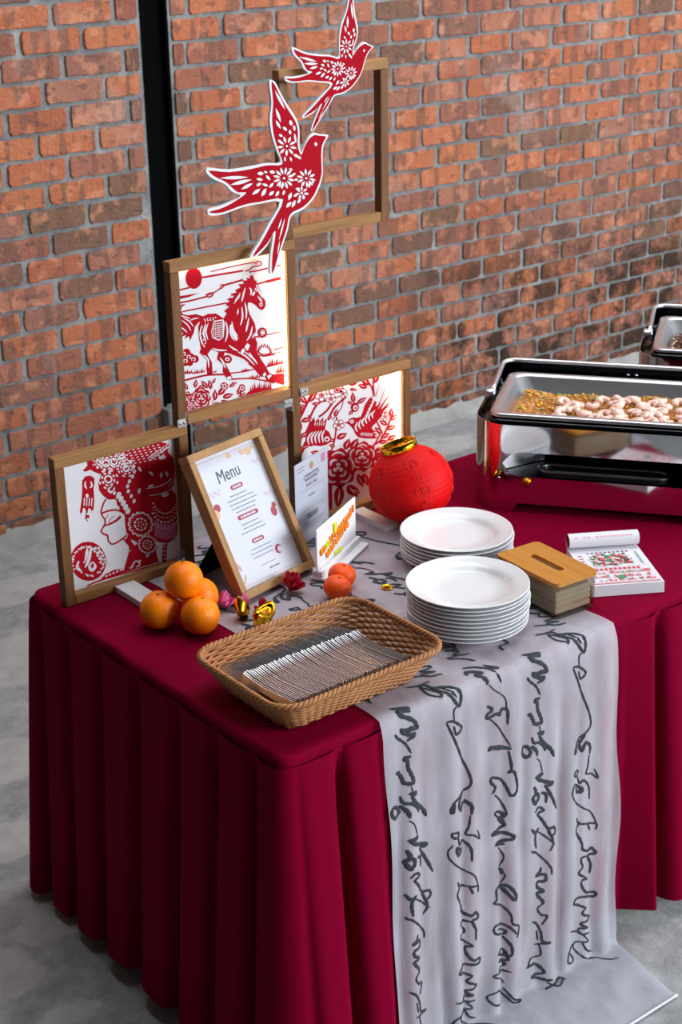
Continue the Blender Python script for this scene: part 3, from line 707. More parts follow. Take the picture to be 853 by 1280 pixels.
# ---- birds and peonies
bd = wood_frame('picture_frame', 'lit wooden frame with red paper-cut birds and peonies behind the red lantern', .6105, .953, .7522, 1.0925, top_x0=.6302, post_top=1.0757)
rect = (.6322, .930, .7735, 1.0700); pb = panel(bd, rect)
a = Art([(104, 234), (542, 116), (552, 660), (126, 792)], rect, .784)
a.peony(290, 562, 80); a.peony(392, 512, 62); a.el(360, 470, 20, 16)
for x, y, g, l_, w_ in ((318, 480, -70, 46, 24), (345, 480, -60, 50, 26), (370, 458, 30, 36, 16), (215, 495, 190, 38, 18), (232, 520, 160, 30, 16), (440, 500, -20, 60, 30), (445, 520, 10, 50, 26), (375, 590, 70, 56, 22), (398, 588, 70, 52, 22), (300, 640, 95, 90, 34), (330, 640, 50, 60, 34), (345, 655, 30, 40, 24), (240, 640, 110, 60, 22), (225, 660, 95, 70, 16)): a.leaf(x, y, g, l_, w_)
a.st('254,640 256,700 256,770', 21); a.st('262,480 276,420 282,330', 7); a.st('110,370 140,300 170,235 185,215', 11); a.st('168,330 200,270 240,255', 9); a.st('205,330 240,300 275,245', 9); a.st('245,345 270,290 320,240', 9); a.st('440,460 470,440 500,380 520,320', 8); a.st('440,470 470,400 452,350 460,320', 7); a.st('440,240 430,200 405,160', 7); a.st('440,235 436,180 440,150', 7)
for x, y, r_ in ((215, 232, 30), (280, 208, 36), (255, 248, 24), (306, 225, 22), (290, 366, 26), (488, 332, 20)): a.blossom(x, y, r_)
for x, y, g, l_, w_ in ((150, 270, -120, 46, 18), (150, 290, -150, 30, 14), (165, 262, -60, 44, 18), (175, 270, 0, 30, 12), (125, 330, -90, 50, 16), (130, 350, -20, 44, 18), (120, 400, -80, 46, 18), (125, 420, -30, 40, 16), (118, 450, -70, 40, 16), (130, 470, -20, 36, 14), (410, 200, 200, 36, 18), (418, 190, -130, 50, 22), (440, 180, -75, 48, 22), (330, 185, -20, 40, 18), (335, 205, 10, 28, 12), (275, 330, -80, 30, 16), (262, 332, 180, 18, 12), (282, 430, -30, 44, 22), (275, 440, 200, 24, 14), (276, 465, -160, 24, 14), (470, 430, -30, 40, 18), (480, 410, -140, 40, 18), (495, 390, -20, 40, 18), (500, 370, -150, 36, 16), (510, 350, -40, 36, 16), (500, 440, -30, 40, 18), (465, 450, -10, 34, 16), (515, 335, -90, 36, 16)): a.leaf(x, y, g, l_, w_)
# left bird
a.r('150,460 150,400 165,360 185,330 190,350 205,335 208,352 224,330 224,352 240,335 236,360 232,385 250,398 258,420 266,438 254,446 238,456 215,462 190,458 170,462', sm=0)
for k in range(5): a.sw(f'{165+k*15},{455-k*2} {160+k*15},{425-k*3} {180+k*13},{395-k*2}', 7)
for k in range(5): a.sw(f'{188+k*9},{372} {190+k*10},{348}', 4)
a.ew(240, 430, 12, 12); a.el(240, 431, 6, 6, 2)
for k in range(6): a.st(f'150,{440+k*4} {135-k*3},{490+k*8} {120+k*5},{540+k*4}', 9)
a.st('160,320 168,350 150,400', 5)
# right bird
a.r('308,358 330,352 336,340 350,334 368,336 385,330 392,310 400,280 418,250 430,240 436,262 452,262 448,285 470,270 456,300 500,240 470,300 512,262 476,318 505,300 470,335 462,345 450,360 432,380 438,392 452,398 440,404 458,412 444,418 462,428 440,432 400,430 375,424 362,410 354,390 340,372 328,362')
for k in range(6): a.sw(f'{372+k*13},{400-k*12} {362+k*14},{380-k*12} {370+k*15},{352-k*10}', 7)
for k in range(6): a.sw(f'{382+k*9},{418+k*1} {392+k*9},{400+k*1}', 5)
for k in range(5): a.sw(f'{400+k*7},{330-k*16} {414+k*7},{318-k*16} {418+k*7},{300-k*16}', 6)
a.ew(346, 352, 9, 9); a.el(346, 352, 4, 4, 2)
for t in ('452,300 490,200', '456,312 508,232', '462,322 515,272', '440,262 462,180', '465,335 510,305'): a.st(t, 6, taper=1)
a.el(358, 288, 18, 22); a.ew(360, 290, 10, 11); a.el(361, 291, 5, 5, 2); a.leaf(352, 268, -95, 42, 16); a.leaf(366, 272, -35, 44, 16); a.leaf(346, 272, -150, 20, 12); a.leaf(350, 302, 130, 24, 12)
a.st('310,240 300,290 262,345', 4)
a.build(pb); leds(bd, .9295, .776, 1.067, .642, .929, 1.0700)

# ---- opera lady with round fan
ld = wood_frame('picture_frame', 'unlit wooden frame with a red paper-cut opera lady and round fan', .0195, .3360, .7515, 1.0757)
rect = (.0425, .3130, .7735, 1.0515); pl = panel(ld, rect)
a = Art([(131, 268), (634, 118), (662, 668), (172, 828)], rect, .784)
a.r('246,232 262,240 300,222 330,206 372,196 420,182 470,170 520,158 560,140 600,152 612,164 606,190 628,215 638,250 640,300 632,330 622,362 640,382 646,420 645,560 630,590 600,606 560,600 545,580 540,600 548,640 560,690 400,742 412,700 428,650 450,620 470,605 440,590 418,560 412,520 410,480 396,470 380,440 372,410 340,412 318,396 300,372 296,340 310,300 280,290 262,280 240,290 230,284 250,262')
a.w('262,285 282,296 296,318 276,312 262,300')
a.r('226,330 240,310 262,306 280,318 280,340 276,360 278,420 272,470 266,470 262,455 252,452 248,470 256,490 246,512 236,496 242,470 236,452 228,452 222,484 214,470 222,420 226,372')
for t in ('240,330 238,352 246,366', '262,330 268,350 258,362'): a.sw(t, 8)
a.ew(246, 396, 7, 9)
for k in range(4): a.st(f'{234+k*11},{406} {232+k*11},{442}', 4, 1, 'white')
for x, y in ((221, 478), (247, 478), (268, 466), (247, 500)): a.ew(x, y, 4, 5)
# face
a.st('330,408 318,430 308,462 310,482 322,500 324,520 314,538 306,556 318,566 334,576 336,588 340,602 354,612 372,606 396,590 420,570', 7)
a.st('310,474 340,462 372,458 400,466', 8); a.r('314,528 340,520 372,500 392,480 396,492 376,510 350,524 330,530 318,536'); a.st('320,508 330,494 338,478', 3); a.st('340,520 346,500 366,484', 3); a.st('316,568 330,570 336,580', 7)
a.st('404,590 422,600 432,640 418,700', 7); a.r('408,600 432,560 440,600 452,616 436,650 418,716 404,730 426,650 428,620')
# hair dots and tiers
for i in range(7):
    for j in range(6): a.ew(430+i*22+j*6, 190+j*11-i*5, 6, 2.4, -.3)
for k in range(12): a.st(f'{450+k*10},{176-k*3} {462+k*9},{150-k*2}', 3, 1, 'white')
for (x, y, rx, ry, n_, a0, a1, sz) in ((470, 300, 150, 60, 26, 10, 75, 3), (500, 320, 140, 70, 24, 5, 80, 3), (580, 250, 60, 110, 14, -10, 60, 3), (590, 380, 60, 90, 12, 20, 150, 5), (590, 400, 62, 90, 16, 20, 150, 3), (590, 430, 62, 80, 10, 15, 150, 6), (590, 470, 62, 70, 10, 15, 150, 5)):
    for k in range(n_):
        g = radians(a0+(a1-a0)*k/(n_-1)); a.ew(x+rx*cos(g), y+ry*sin(g), sz, sz*.8)
a.ew(580, 216, 17, 9, -.25); a.ew(592, 384, 18, 10, -.25)
for x, y, g in ((530, 290, -.9), (528, 346, 1.2), (480, 272, -.5), (476, 370, .2), (600, 290, -.3), (575, 296, 0)): a.ew(x, y, 6, 13, g)
for k in range(7): a.ew(352+(k % 4)*14, 376+k*12-(k % 2)*6, 9, 6, -.8)
a.ew(352, 366, 18, 13, -.6); a.el(352, 366, 9, 6, 2)
for cx_, cy_, r_ in ((330, 250, 44), (366, 240, 40), (400, 220, 30), (340, 320, 46), (300, 246, 30), (420, 270, 40)):
    for q in (.9, .6, .32):
        for k in range(8):
            g = 2*pi*k/8+q*3; a.ew(cx_+r_*q*cos(g), cy_+r_*q*sin(g), r_*.16, r_*.09, g+pi/2)
for k in range(9): a.ew(440+sin(k*.9)*16, 240+k*22, 7, 10, .4)
for k in range(8): a.ew(395+k*4, 180+k*14, 11, 3.5, -.5)
for k in range(5): a.ew(385+k*10, 390+k*18, 10, 15, .5)
a.st('520,226 560,196 600,168 610,158', 16, 1, 'white'); 
for k in range(7): a.el(528+k*13, 220-k*10, 3.5, 8, 2, rot=.6)
# flowers by the ear
for x, y, r_ in ((480, 520, 62), (510, 612, 46)):
    a.el(x, y, r_, r_, 1, n=24)
    for k in range(14):
        g = 2*pi*k/14; a.ew(x+r_*.8*cos(g), y+r_*.8*sin(g), r_*.16, r_*.13, g+pi/2, lay=2); a.el(x+r_*.74*cos(g), y+r_*.74*sin(g), r_*.09, r_*.08, 3, n=8)
    for k in range(9): g = 2*pi*k/9; a.ew(x+r_*.42*cos(g), y+r_*.42*sin(g), r_*.12, r_*.07, g+pi/2, lay=2)
    for k in range(5): g = 2*pi*k/5; a.ew(x+r_*.18*cos(g), y+r_*.18*sin(g), r_*.07, r_*.05, g, lay=2)
a.w('540,600 600,606 640,580 646,600 646,668 560,690 566,640'); a.r('578,612 600,606 596,650 594,690 574,690', 2); 
for k in range(4): a.ew(586, 622+k*18, 3, 5, .5, lay=3)
for k in range(16): a.st(f'{545+k*6},{520+abs(k-8)*-2} {545+k*6},{574+(8-abs(k-8))*2}', 3, 2, 'pinkp')
a.st('440,716 452,690 470,690 474,706 460,714', 6, 1, 'white')
for i in range(26): a.ew(432+(i*37 % 110), 640+(i*53 % 80), 5, 3, i)
a.r('300,772 322,748 360,728 396,722 404,740 330,764'); 
for k in range(5): a.ew(326+k*16, 756-k*7, 6, 4, -.6)
a.st('240,802 300,776 420,740 660,672', 7)
# round fan
a.el(248, 690, 78, 88, 0, n=40); 
for t in ('244,630 240,660 226,700', '262,620 250,680 232,720', '268,690 252,712 262,730 278,712 268,692'): a.sw(t, 14)
a.r('216,650 236,640 230,690 214,700', 2); a.st('206,690 196,720 212,730', 8, 1, 'white')
for i in range(46):
    g = i*2.4; q = .62+.3*((i*29 % 13)/13)
    if 2.6 < g % (2*pi) < 5.9 or i % 3: a.ew(248+78*q*cos(g), 690+88*q*sin(g), 5, 4, g)
for x, y in ((300, 660), (312, 690), (286, 640)): a.blossom(x, y, 20, 1)
a.build(pl)
bracket(ld, .334, 1.083, -1, 1); bracket(ld, .312, .775, -1, 1); bracket(bd, .6105, 1.066, -1, -1); bracket(bd, .6312, 1.083, 1, -1)

# ---- empty frame on top
ef = wood_frame('picture_frame', 'empty wooden frame above the horse frame with a swallow on it', .601, .8905, 1.4245, 1.772)
# white feet that hold the lower frames upright
for fr, x0, x1 in ((ld, .135, .182), (bd, .770, .806)):
    mb = MB(); mb.bbox(x0, x1, .640, .7655, .7508, .7650, .001, 1); o = mb.build('foot_plank', M['foam'], fr); o.matrix_parent_inverse = Matrix.Translation(-fr.location)

# ---- paper-cut swallows (foam board)
SW_OUT = '452,58 470,48 492,64 520,120 560,190 600,250 624,300 634,360 632,420 644,478 668,420 694,372 720,358 750,366 800,370 802,384 778,430 770,500 772,600 752,680 716,750 660,810 586,852 566,930 530,1040 490,1180 470,1194 458,1180 462,1080 476,960 440,1030 380,1092 352,1104 342,1088 396,1000 450,900 516,770 400,780 300,800 180,842 110,850 90,836 96,812 150,798 220,770 284,732 230,706 190,664 120,632 82,596 84,574 104,568 220,578 340,560 440,540 520,534 496,460 470,380 456,280 466,180'
SW_RED = '466,66 484,74 512,130 552,202 590,262 614,306 624,362 622,430 642,492 664,440 690,396 722,372 750,376 790,382 768,430 762,500 764,600 742,676 708,744 652,800 578,842 556,930 520,1040 482,1172 470,1180 474,1080 492,938 440,1016 376,1080 360,1092 366,1072 412,1000 466,900 536,754 400,768 296,788 180,830 110,834 106,824 160,810 230,778 318,716 270,712 240,690 198,652 130,618 98,588 110,584 222,592 344,574 440,552 530,546 510,470 482,380 470,280 476,180'
def swallow(label, img, y, tilt):
    tgt = [(p.x, p.z) for p in (at_y(u, v, y) for u, v in img)]
    h = homography([(452, 50), (802, 376), (470, 1190), (84, 584)], tgt)
    cx, cz = sum(p[0] for p in tgt)/4, sum(p[1] for p in tgt)/4
    o = empty('paper_swallow', (cx, y, cz)); tag(o, label, 'decoration', 'red paper-cut swallows')
    f = lambda p: (h(*p)[0]-cx, h(*p)[1]-cz)
    mb = MB(); mb.prism([f(p) for p in catmull(P_(SW_OUT), 3, True)], -.003, .003); mb.build('foam_board', M['foam'], o)
    mb = MB(); pts = [f(p) for p in catmull(P_(SW_RED), 3, True)]; mb.add([(x, -.0034, z) for x, z in pts], [tuple(range(len(pts)))])
    red = mb.build('red_paper', M['red'], o)
    mw = MB(); kk = [0]
    def lf(x, y_, ang, ln, wd):
        a_ = radians(ang); c, q = cos(a_), sin(a_); up = []; dn = []
        for k in range(7):
            t = k/6; w_ = wd*.5*sin(pi*t); up.append(f((x+ln*(t-.5)*c-w_*q, y_+ln*(t-.5)*q+w_*c))); dn.append(f((x+ln*(t-.5)*c+w_*q, y_+ln*(t-.5)*q-w_*c)))
        p = up+dn[::-1][1:-1]
        kk[0] += 1; mw.add([(x_, -.0038-(kk[0] % 40)*8e-6, z_) for x_, z_ in p], [tuple(range(len(p)))])
    def fl(x, y_, r_, n_, ln, wd):
        for k in range(n_): g = 360*k/n_+12; lf(x+r_*cos(radians(g)), y_+r_*sin(radians(g)), g, ln, wd)
        lf(x, y_, 0, 16, 14)
    fl(540, 628, 44, 12, 44, 15); fl(672, 628, 38, 10, 40, 14); fl(556, 438, 40, 9, 42, 15); fl(645, 715, 26, 7, 30, 13)
    for x, y_, g, l_, w_ in ((515, 165, 62, 130, 16), (505, 255, 70, 90, 18), (505, 310, 60, 60, 16), (580, 300, 75, 36, 20), (600, 330, 80, 36, 16), (545, 335, 40, 34, 18), (575, 355, 80, 30, 16), (606, 390, 80, 60, 12), (520, 375, 30, 26, 16), (515, 410, 40, 30, 16), (612, 495, 30, 40, 18), (630, 505, 40, 30, 16), (545, 515, 80, 30, 12), (580, 515, 70, 30, 12),
        (245, 625, -2, 170, 20), (285, 652, -14, 130, 22), (320, 676, -28, 80, 20), (400, 600, 0, 40, 22), (395, 635, 10, 40, 18), (470, 592, 10, 36, 20), (445, 625, 50, 40, 16), (390, 665, -30, 34, 18), (428, 668, 20, 40, 16), (465, 670, -50, 40, 16), (375, 708, -35, 60, 20), (420, 712, -60, 56, 22), (465, 718, -40, 40, 20), (500, 720, -60, 40, 18), (538, 714, -75, 34, 14), (515, 665, 90, 40, 12), (430, 592, 20, 22, 14), (600, 602, 0, 20, 12), (575, 660, 80, 26, 12), (612, 636, 0, 24, 14), (580, 575, 10, 24, 12), (575, 735, -70, 50, 20), (610, 728, -30, 34, 16), (622, 690, 0, 30, 14), (568, 785, -50, 46, 20), (597, 780, -65, 50, 20), (630, 762, -60, 36, 18), (655, 740, -80, 30, 14), (675, 720, 0, 24, 14), (690, 670, 80, 30, 14), (712, 650, 90, 24, 12),
        (516, 900, -72, 70, 9), (528, 930, -75, 140, 9), (508, 1040, -80, 90, 7), (729, 426, 80, 26, 18)): lf(x, y_, g, l_, w_)
    tag(mw.build('white_cutouts', M['foam'], red), kind='stuff')
    mb = MB(); mb.lathe([(.0001, 0), (.006, 0), (.006, .0215), (.0001, .0215)], 10, M=Matrix.Translation((tilt[0]-cx, .0025, tilt[1]-cz)) @ Matrix.Rotation(-pi/2, 4, 'X')); mb.build('mounting_peg', M['wood'], o)
    return o
s1 = swallow('larger red and white paper-cut swallow overlapping the top of the horse frame', [(335.5, 100.5), (409, 169.5), (339, 341), (257.5, 213)], .742, (.572, 1.413))
s2 = swallow('smaller red and white paper-cut swallow fixed to the empty frame', [(436, -8), (465.5, 58.5), (389, 163), (364.5, 61)], .742, (.762, 1.761))

# ================================================================== plates
def smooth_closed(prof): return prof
PLATE = [(0, .0045), (.045, .0042), (.078, .0045), (.084, .0075), (.088, .0125), (.094, .0155), (.106, .0185), (.1195, .0215), (.1215, .0222), (.1222, .0212), (.1215, .0198), (.106, .0155), (.094, .0125), (.087, .0085), (.082, .0015), (.080, 0), (.076, 0), (.075, .0018), (0, .0018)]
mbp = MB(); mbp.lathe(PLATE, 64); plate_me = mbp.mesh('plate', M['ceramic'])
ORD = ['top', 'second', 'third', 'fourth', 'fifth', 'sixth', 'seventh', 'eighth', 'ninth', 'tenth', 'eleventh']
def stack(cx, cy, n, dz, where, grp, seed):
    r = random.Random(seed)
    for k in range(n):
        q = n-1-k
        lb = ('white round dinner plate on top of the stack '+where) if q == 0 else ('white round dinner plate, '+ORD[q]+' from the top of the stack '+where)
        o = link('dinner_plate', plate_me, None, (cx+(r.random()-.5)*.003, cy+(r.random()-.5)*.003, TZ+.0040+k*dz), ((0, 0, r.random()*6)))
        tag(o, lb, 'plate', grp)
stack(.588, .170, 10, .0083, 'beside the wicker basket', 'plates beside the basket', 1)
stack(.787, .420, 7, .0083, 'beside the red lantern', 'plates beside the lantern', 5)

# ================================================================== wicker basket
def basket():
    x0, x1, y0, y1 = .022, .402, .020, .302; cx, cy = (x0+x1)/2, (y0+y1)/2
    o = empty('wicker_basket', (cx, cy, TZ+.0038)); tag(o, 'tan woven wicker tray basket full of forks at the table corner', 'basket')
    H = .074; tx, ty = (x1-x0)/2, (y1-y0)/2
    def ring(v, off=0, per=None):
        hx, hy = tx-.045*(1-v)+off, ty-.045*(1-v)+off; r = .03+.02*v
        return rrect(hx, hy, r, 8)
    def resample(pts, n):
        L = [0]; 
        for i in range(len(pts)): L.append(L[-1]+math.dist(pts[i], pts[(i+1) % len(pts)]))
        out = []; j = 0
        for k in range(n):
            t = L[-1]*k/n
            while L[j+1] < t: j += 1
            f = (t-L[j])/(L[j+1]-L[j] or 1); a_, b_ = pts[j], pts[(j+1) % len(pts)]
            out.append((a_[0]+(b_[0]-a_[0])*f, a_[1]+(b_[1]-a_[1])*f))
        return out
    ribs = 62; n = ribs*4
    mb = MB()
    for j in range(15):
        v = (j+.5)/15; pts = resample(ring(v), n); P = []
        for k, (x, y) in enumerate(pts):
            w = .0021*sin(pi*k/4+(pi if j % 2 else 0))
            l = math.hypot(x/tx, y/ty); a_, b_ = pts[k-1], pts[(k+1) % n]; dx, dy = b_[0]-a_[0], b_[1]-a_[1]; q = math.hypot(dx, dy) or 1
            P.append((x+dy/q*w, y-dx/q*w, .003+v*(H-.006)))
        mb.tube(P, .0029, 6, closed=True, flat=1.0)
    tag(mb.build('woven_wall', M['wicker'], o), kind='stuff')
    mb = MB()
    lo, hi = resample(ring(0), ribs), resample(ring(1), ribs)
    for k in range(ribs): mb.tube([(*lo[k], .001), (*hi[k], H-.002)], .0022, 5)
    tag(mb.build('upright_ribs', M['wicker'], o), kind='stuff')
    pts = resample(ring(1, .002), 260)
    for s_ in range(3):
        mb = MB(); P = []
        for k, (x, y) in enumerate(pts):
            ph = 2*pi*k/260*40+s_*2*pi/3; a_, b_ = pts[k-1], pts[(k+1) % 260]; dx, dy = b_[0]-a_[0], b_[1]-a_[1]; q = math.hypot(dx, dy)
            P.append((x+dy/q*.0036*cos(ph), y-dx/q*.0036*cos(ph), H+.0036*sin(ph)))
        mb.tube(P, .0034, 6, closed=True); mb.build('braided_rim', M['wicker'], o)
    mb = MB(); b = ring(0, -.001)
    mb.add([(x, y, .002) for x, y in b]+[(x, y, .0002) for x, y in b], [tuple(range(len(b))), tuple(range(2*len(b)-1, len(b)-1, -1))]); 
    for k in range(26):
        y = -(ty-.05)+2*(ty-.05)*k/25; mb.tube([(-(tx-.05)+i*.01, y, .0035+.0012*(1 if (i+k) % 2 else -1)) for i in range(int(2*(tx-.05)/.01)+1)], .0022, 4)
    tag(mb.build('woven_base', M['wicker'], o), kind='stuff')
basket()
# forks: one shape, lying side by side on their edges
def fork_mesh():
    mb = MB(); L = .188
    def prof(t):   # height along the length
        return .004+.010*max(0, (t-.0))*(1-t)*0+ .011*max(0, (t-.66)/.34)**1.15-.006*sin(pi*min(1, max(0, (t-.45)/.4)))
    def half(t):
        if t < .62: return .0046+.0045*(1-t/.62)**1.5
        if t < .74: return .0046+(.0115-.0046)*((t-.62)/.12)**1.4
        return .0115
    th = .0011; N = 20
    for i in range(N):
        t0, t1 = .74*i/N, .74*(i+1)/N
        a_ = [(-half(t0), t0*L, prof(t0)), (half(t0), t0*L, prof(t0)), (half(t1), t1*L, prof(t1)), (-half(t1), t1*L, prof(t1))]
        vs = [(x, y, z+th) for x, y, z in a_]+[(x, y, z-th) for x, y, z in a_]
        fs = [(0, 1, 2, 3), (7, 6, 5, 4), (0, 3, 7, 4), (1, 5, 6, 2)]
        if i == 0: fs.append((0, 4, 5, 1))
        mb.add(vs, fs, 0, False)
    for k in range(4):
        xc = -.0088+k*.00587
        mb.tube([(xc, (.74+.26*q)*L, prof(.74+.26*q)) for q in (0, .2, .4, .6, .8, 1)], lambda t: .0017*(1-.45*t), 4, smooth=False, flat=.6)
    return mb.mesh('fork', M['cutlery'])
fk = fork_mesh(); rf = random.Random(9)
for layer, n_, x0_, y0_, zl, lb in ((0, 49, .1135, .069, 0, 'stainless steel fork of the lower layer, under the top row in the wicker basket'), (1, 56, .0925, .080, .0215, 'stainless steel fork nested in the top row inside the wicker basket')):
    for k in range(n_):
        o = link('fork', fk, None, (x0_+.0048*k+(rf.random()-.5)*.0010, y0_+(rf.random()-.5)*.005, TZ+.03), (.10+(rf.random()-.5)*.010, radians(-80+(rf.random()-.5)*3), (rf.random()-.5)*.006))
        settle(o, TZ+.0038+.0060+zl)
        tag(o, lb, 'fork', 'forks in the wicker basket')

# ================================================================== citrus
def fruit_mesh(r, flat, name, mt, seed):
    q = random.Random(seed); mb = MB(); prof = []
    for i in range(25):
        a_ = pi*i/24; rr = r*(1+.015*sin(3*a_))
        prof.append((max(0, rr*sin(a_)*(1+flat*.1)), -rr*cos(a_)*(1-flat*.14)-(.0 if i < 23 else -(r*.0))-(r*.035*math.exp(-((pi-a_)/.16)**2))))
    mb.lathe(prof, 40); return mb.mesh(name, mt)
og = fruit_mesh(.039, .2, 'peel', M['orange'], 1); mg = fruit_mesh(.0275, .9, 'peel', M['mandarin'], 2)
mbn = MB(); mbn.lathe([(0, .002), (.0022, .0016), (.0032, .0004), (.0036, -.001)], 8); navel = mbn.mesh('stem_button', M['stem'])
def citrus(nm, me, loc, rot, r, label, grp, cat):
    o = empty(nm, loc); o.rotation_euler = rot; tag(o, label, cat, grp)
    link('peel', me, o); link('stem_button', navel, o, (0, 0, r*.955+.0006))
OG = 'oranges piled on the tablecloth'
R_ = .0385; zb = TZ+.0385
citrus('orange', og, (.120, .566, zb), (.1, -.1, 0), .0378, 'bottom orange of the pile, beside the white foot of the lady frame', OG, 'orange')
citrus('orange', og, (.168, .492, zb), (.2, .1, 1), .0378, 'bottom orange of the pile, on the side of the wicker basket', OG, 'orange')
citrus('orange', og, (.213, .562, zb+.0025), (.3, .4, 2), .0378, 'bottom orange of the pile, beside the pink blossom', OG, 'orange')
citrus('orange', og, (.1671, .5436, zb+.0588), (.12, -.05, 3), .0378, 'orange on top of the pile of four', OG, 'orange')
citrus('mandarin', mg, (.468, .434, TZ+.029), (.2, .1, 0), .0237, 'small mandarin next to the wicker basket', 'pair of small mandarins', 'mandarin')
citrus('mandarin', mg, (.512, .474, TZ+.029), (.2, -.1, 1), .0237, 'small mandarin next to the white sign with orange letters', 'pair of small mandarins', 'mandarin')

# ================================================================== gold ingots, coin, blossoms
def ingot(loc, rot, s, label):
    o = empty('gold_ingot', loc); o.rotation_euler = rot; tag(o, label, 'ingot', 'gold ingot ornaments')
    mb = MB()
    def P(u, v):
        a_ = 2*pi*u; b_ = v
        L = .030*s*(.62+.38*b_**.8); W = .016*s*(.7+.3*b_)
        return (L*cos(a_), W*sin(a_), s*.020*b_+s*.012*b_**2*abs(cos(a_))**3)
    mb.grid(P, 40, 10, closeu=True); mb.add([P(k/40, 0) for k in range(40)], [tuple(range(39, -1, -1))]); mb.build('boat_body', M['gold'], o)
    mb = MB(); 
    def P2(u, v):
        a_ = 2*pi*u; x, y, z = P(u, 1); return (x*(1-v), y*(1-v), z*(1-v)**2+s*.0155+(s*.011*(1-((1-v)/.62)**2) if v > .38 else -s*.0012*sin(pi*v/.38))+ (z-s*.0155-z*1)*(0) if v > 0 else z)
    mb.grid(P2, 40, 9, closeu=True); mb.build('domed_top', M['gold'], o); settle(o, TZ+.0035)
ingot((.258, .476, TZ+.030), (-.55, .9, .3), .86, 'gold ingot ornament tipped upright beside the pink blossom')
ingot((.272, .428, TZ+.009), (.1, .1, .45), 1.15, 'gold ingot ornament lying against the wicker basket')
mb = MB(); mb.lathe([(.0035, .0005), (.0035, .002), (.0105, .0016), (.0108, .0024), (.0125, .0024), (.0128, .0012), (.0125, 0), (.0035, 0), (.0035, .0005)], 28)
co = mb.build('gold_coin', M['gold'], None, (.578, .406, TZ+.0045)); tag(co, 'round gold coin with square hole lying near the plates', 'coin')
def blossom(loc, s, mt, label, seed, rot=(0, 0, 0)):
    q = random.Random(seed); o = empty('silk_blossom', loc); o.rotation_euler = rot; tag(o, label, 'flower', 'loose silk blossoms')
    mb = MB()
    def P(u, v):
        w = (u-.5)*2; wd = sin(pi*min(1, v*.92+.05))**.6*.5
        return (w*wd*s*.018, v*s*.022, s*(.010*v+.006*w*w+.002*sin(9*w)*v))
    mb.grid(P, 7, 6); pm = mb.mesh('petal', mt)
    for k in range(9):
        c = link('petal', pm, o, (0, 0, .004*s*(k // 5)), (.25+.5*(k // 5)+q.random()*.3, (q.random()-.5)*.5, 2*pi*k/5+.6*(k // 5)+q.random()*.4))
    mb = MB(); mb.lathe([(0, .012*s), (.003*s, .010*s), (.0035*s, .003*s), (.002*s, 0)], 8); mb.build('flower_heart', M['gold'] if mt is not M['petal'] else mt, o); settle(o, TZ+.0030)
blossom((.417, .530, TZ+.010), 1.5, M['petal'], 'large red silk blossom against the foot of the menu frame', 1, (.35, .1, 0))
blossom((.315, .486, TZ+.009), 1.0, M['petal'], 'small red silk blossom near the gold ingots', 2, (.2, -.2, 0))
blossom((.266, .546, TZ+.009), 1.25, M['pinkpetal'], 'pink silk blossom between the orange pile and the menu frame', 3)
blossom((.290, .530, TZ+.009), 1.0, M['pinkpetal'], 'pink silk blossom touching the tipped gold ingot', 4, (.2, .3, 0))

# ================================================================== red lantern
def lantern():
    o = empty('red_lantern', (.846, .641, TZ+.1045)); o.rotation_euler = (radians(-17), radians(-9), 0); tag(o, 'round red fabric lantern with gold collar and gold tassel', 'lantern')
    R = .0965; mb = MB(); prof = []
    n = 90
    for i in range(n+1):
        a_ = radians(25)+(pi-radians(50))*i/n; rr = R*(1-.008*(1-abs(sin(i/n*pi*17))))
        prof.append((rr*sin(a_), -rr*.93*cos(a_)))
    mb.lathe(prof, 64); mb.build('globe', M['lantern'], o)
    # raised flocked medallions on the shade
    mb = MB()
    def on(az, el, lift=.0008):
        rr = R+lift; return (rr*cos(el)*cos(az), rr*cos(el)*sin(az), rr*.93*sin(el))
    for b in range(6):
        az = b*pi/3-.9
        for k in range(5):
            el = -.75+k*.36; s_ = .17 if k % 2 == 0 else .11
            mb.tube([on(az+s_*cos(t)*1.0, el+s_*.9*sin(t)) for t in [2*pi*i/24 for i in range(24)]], .0008, 4, closed=True)
            mb.tube([on(az+s_*.55*cos(t)*(1+.3*cos(4*t)), el+s_*.5*sin(t)*(1+.3*cos(4*t))) for t in [2*pi*i/32 for i in range(32)]], .0007, 4, closed=True)
            mb.tube([on(az-s_*.3, el), on(az+s_*.3, el)], .0009, 4); mb.tube([on(az, el-s_*.4), on(az, el+s_*.4)], .0009, 4)
    tag(mb.build('flocked_pattern', M['flock'], o), kind='stuff')
    ro, zt = R*sin(radians(25))+.001, R*.93*cos(radians(25))
    for sg, nm in ((1, 'top_collar'), (-1, 'bottom_collar')):
        mb = MB(); mb.lathe([(ro-.004, sg*(zt-.006)), (ro+.001, sg*(zt-.005)), (ro+.001, sg*(zt+(.018 if sg > 0 else .008))), (ro-.001, sg*(zt+(.019 if sg > 0 else .009))), (ro-.002, sg*(zt+(.018 if sg > 0 else .008))), (ro-.002, sg*(zt-.004))], 40); mb.build(nm, M['gold'], o)
lantern(); settle(bpy.data.objects['red_lantern'], TZ+.0005)
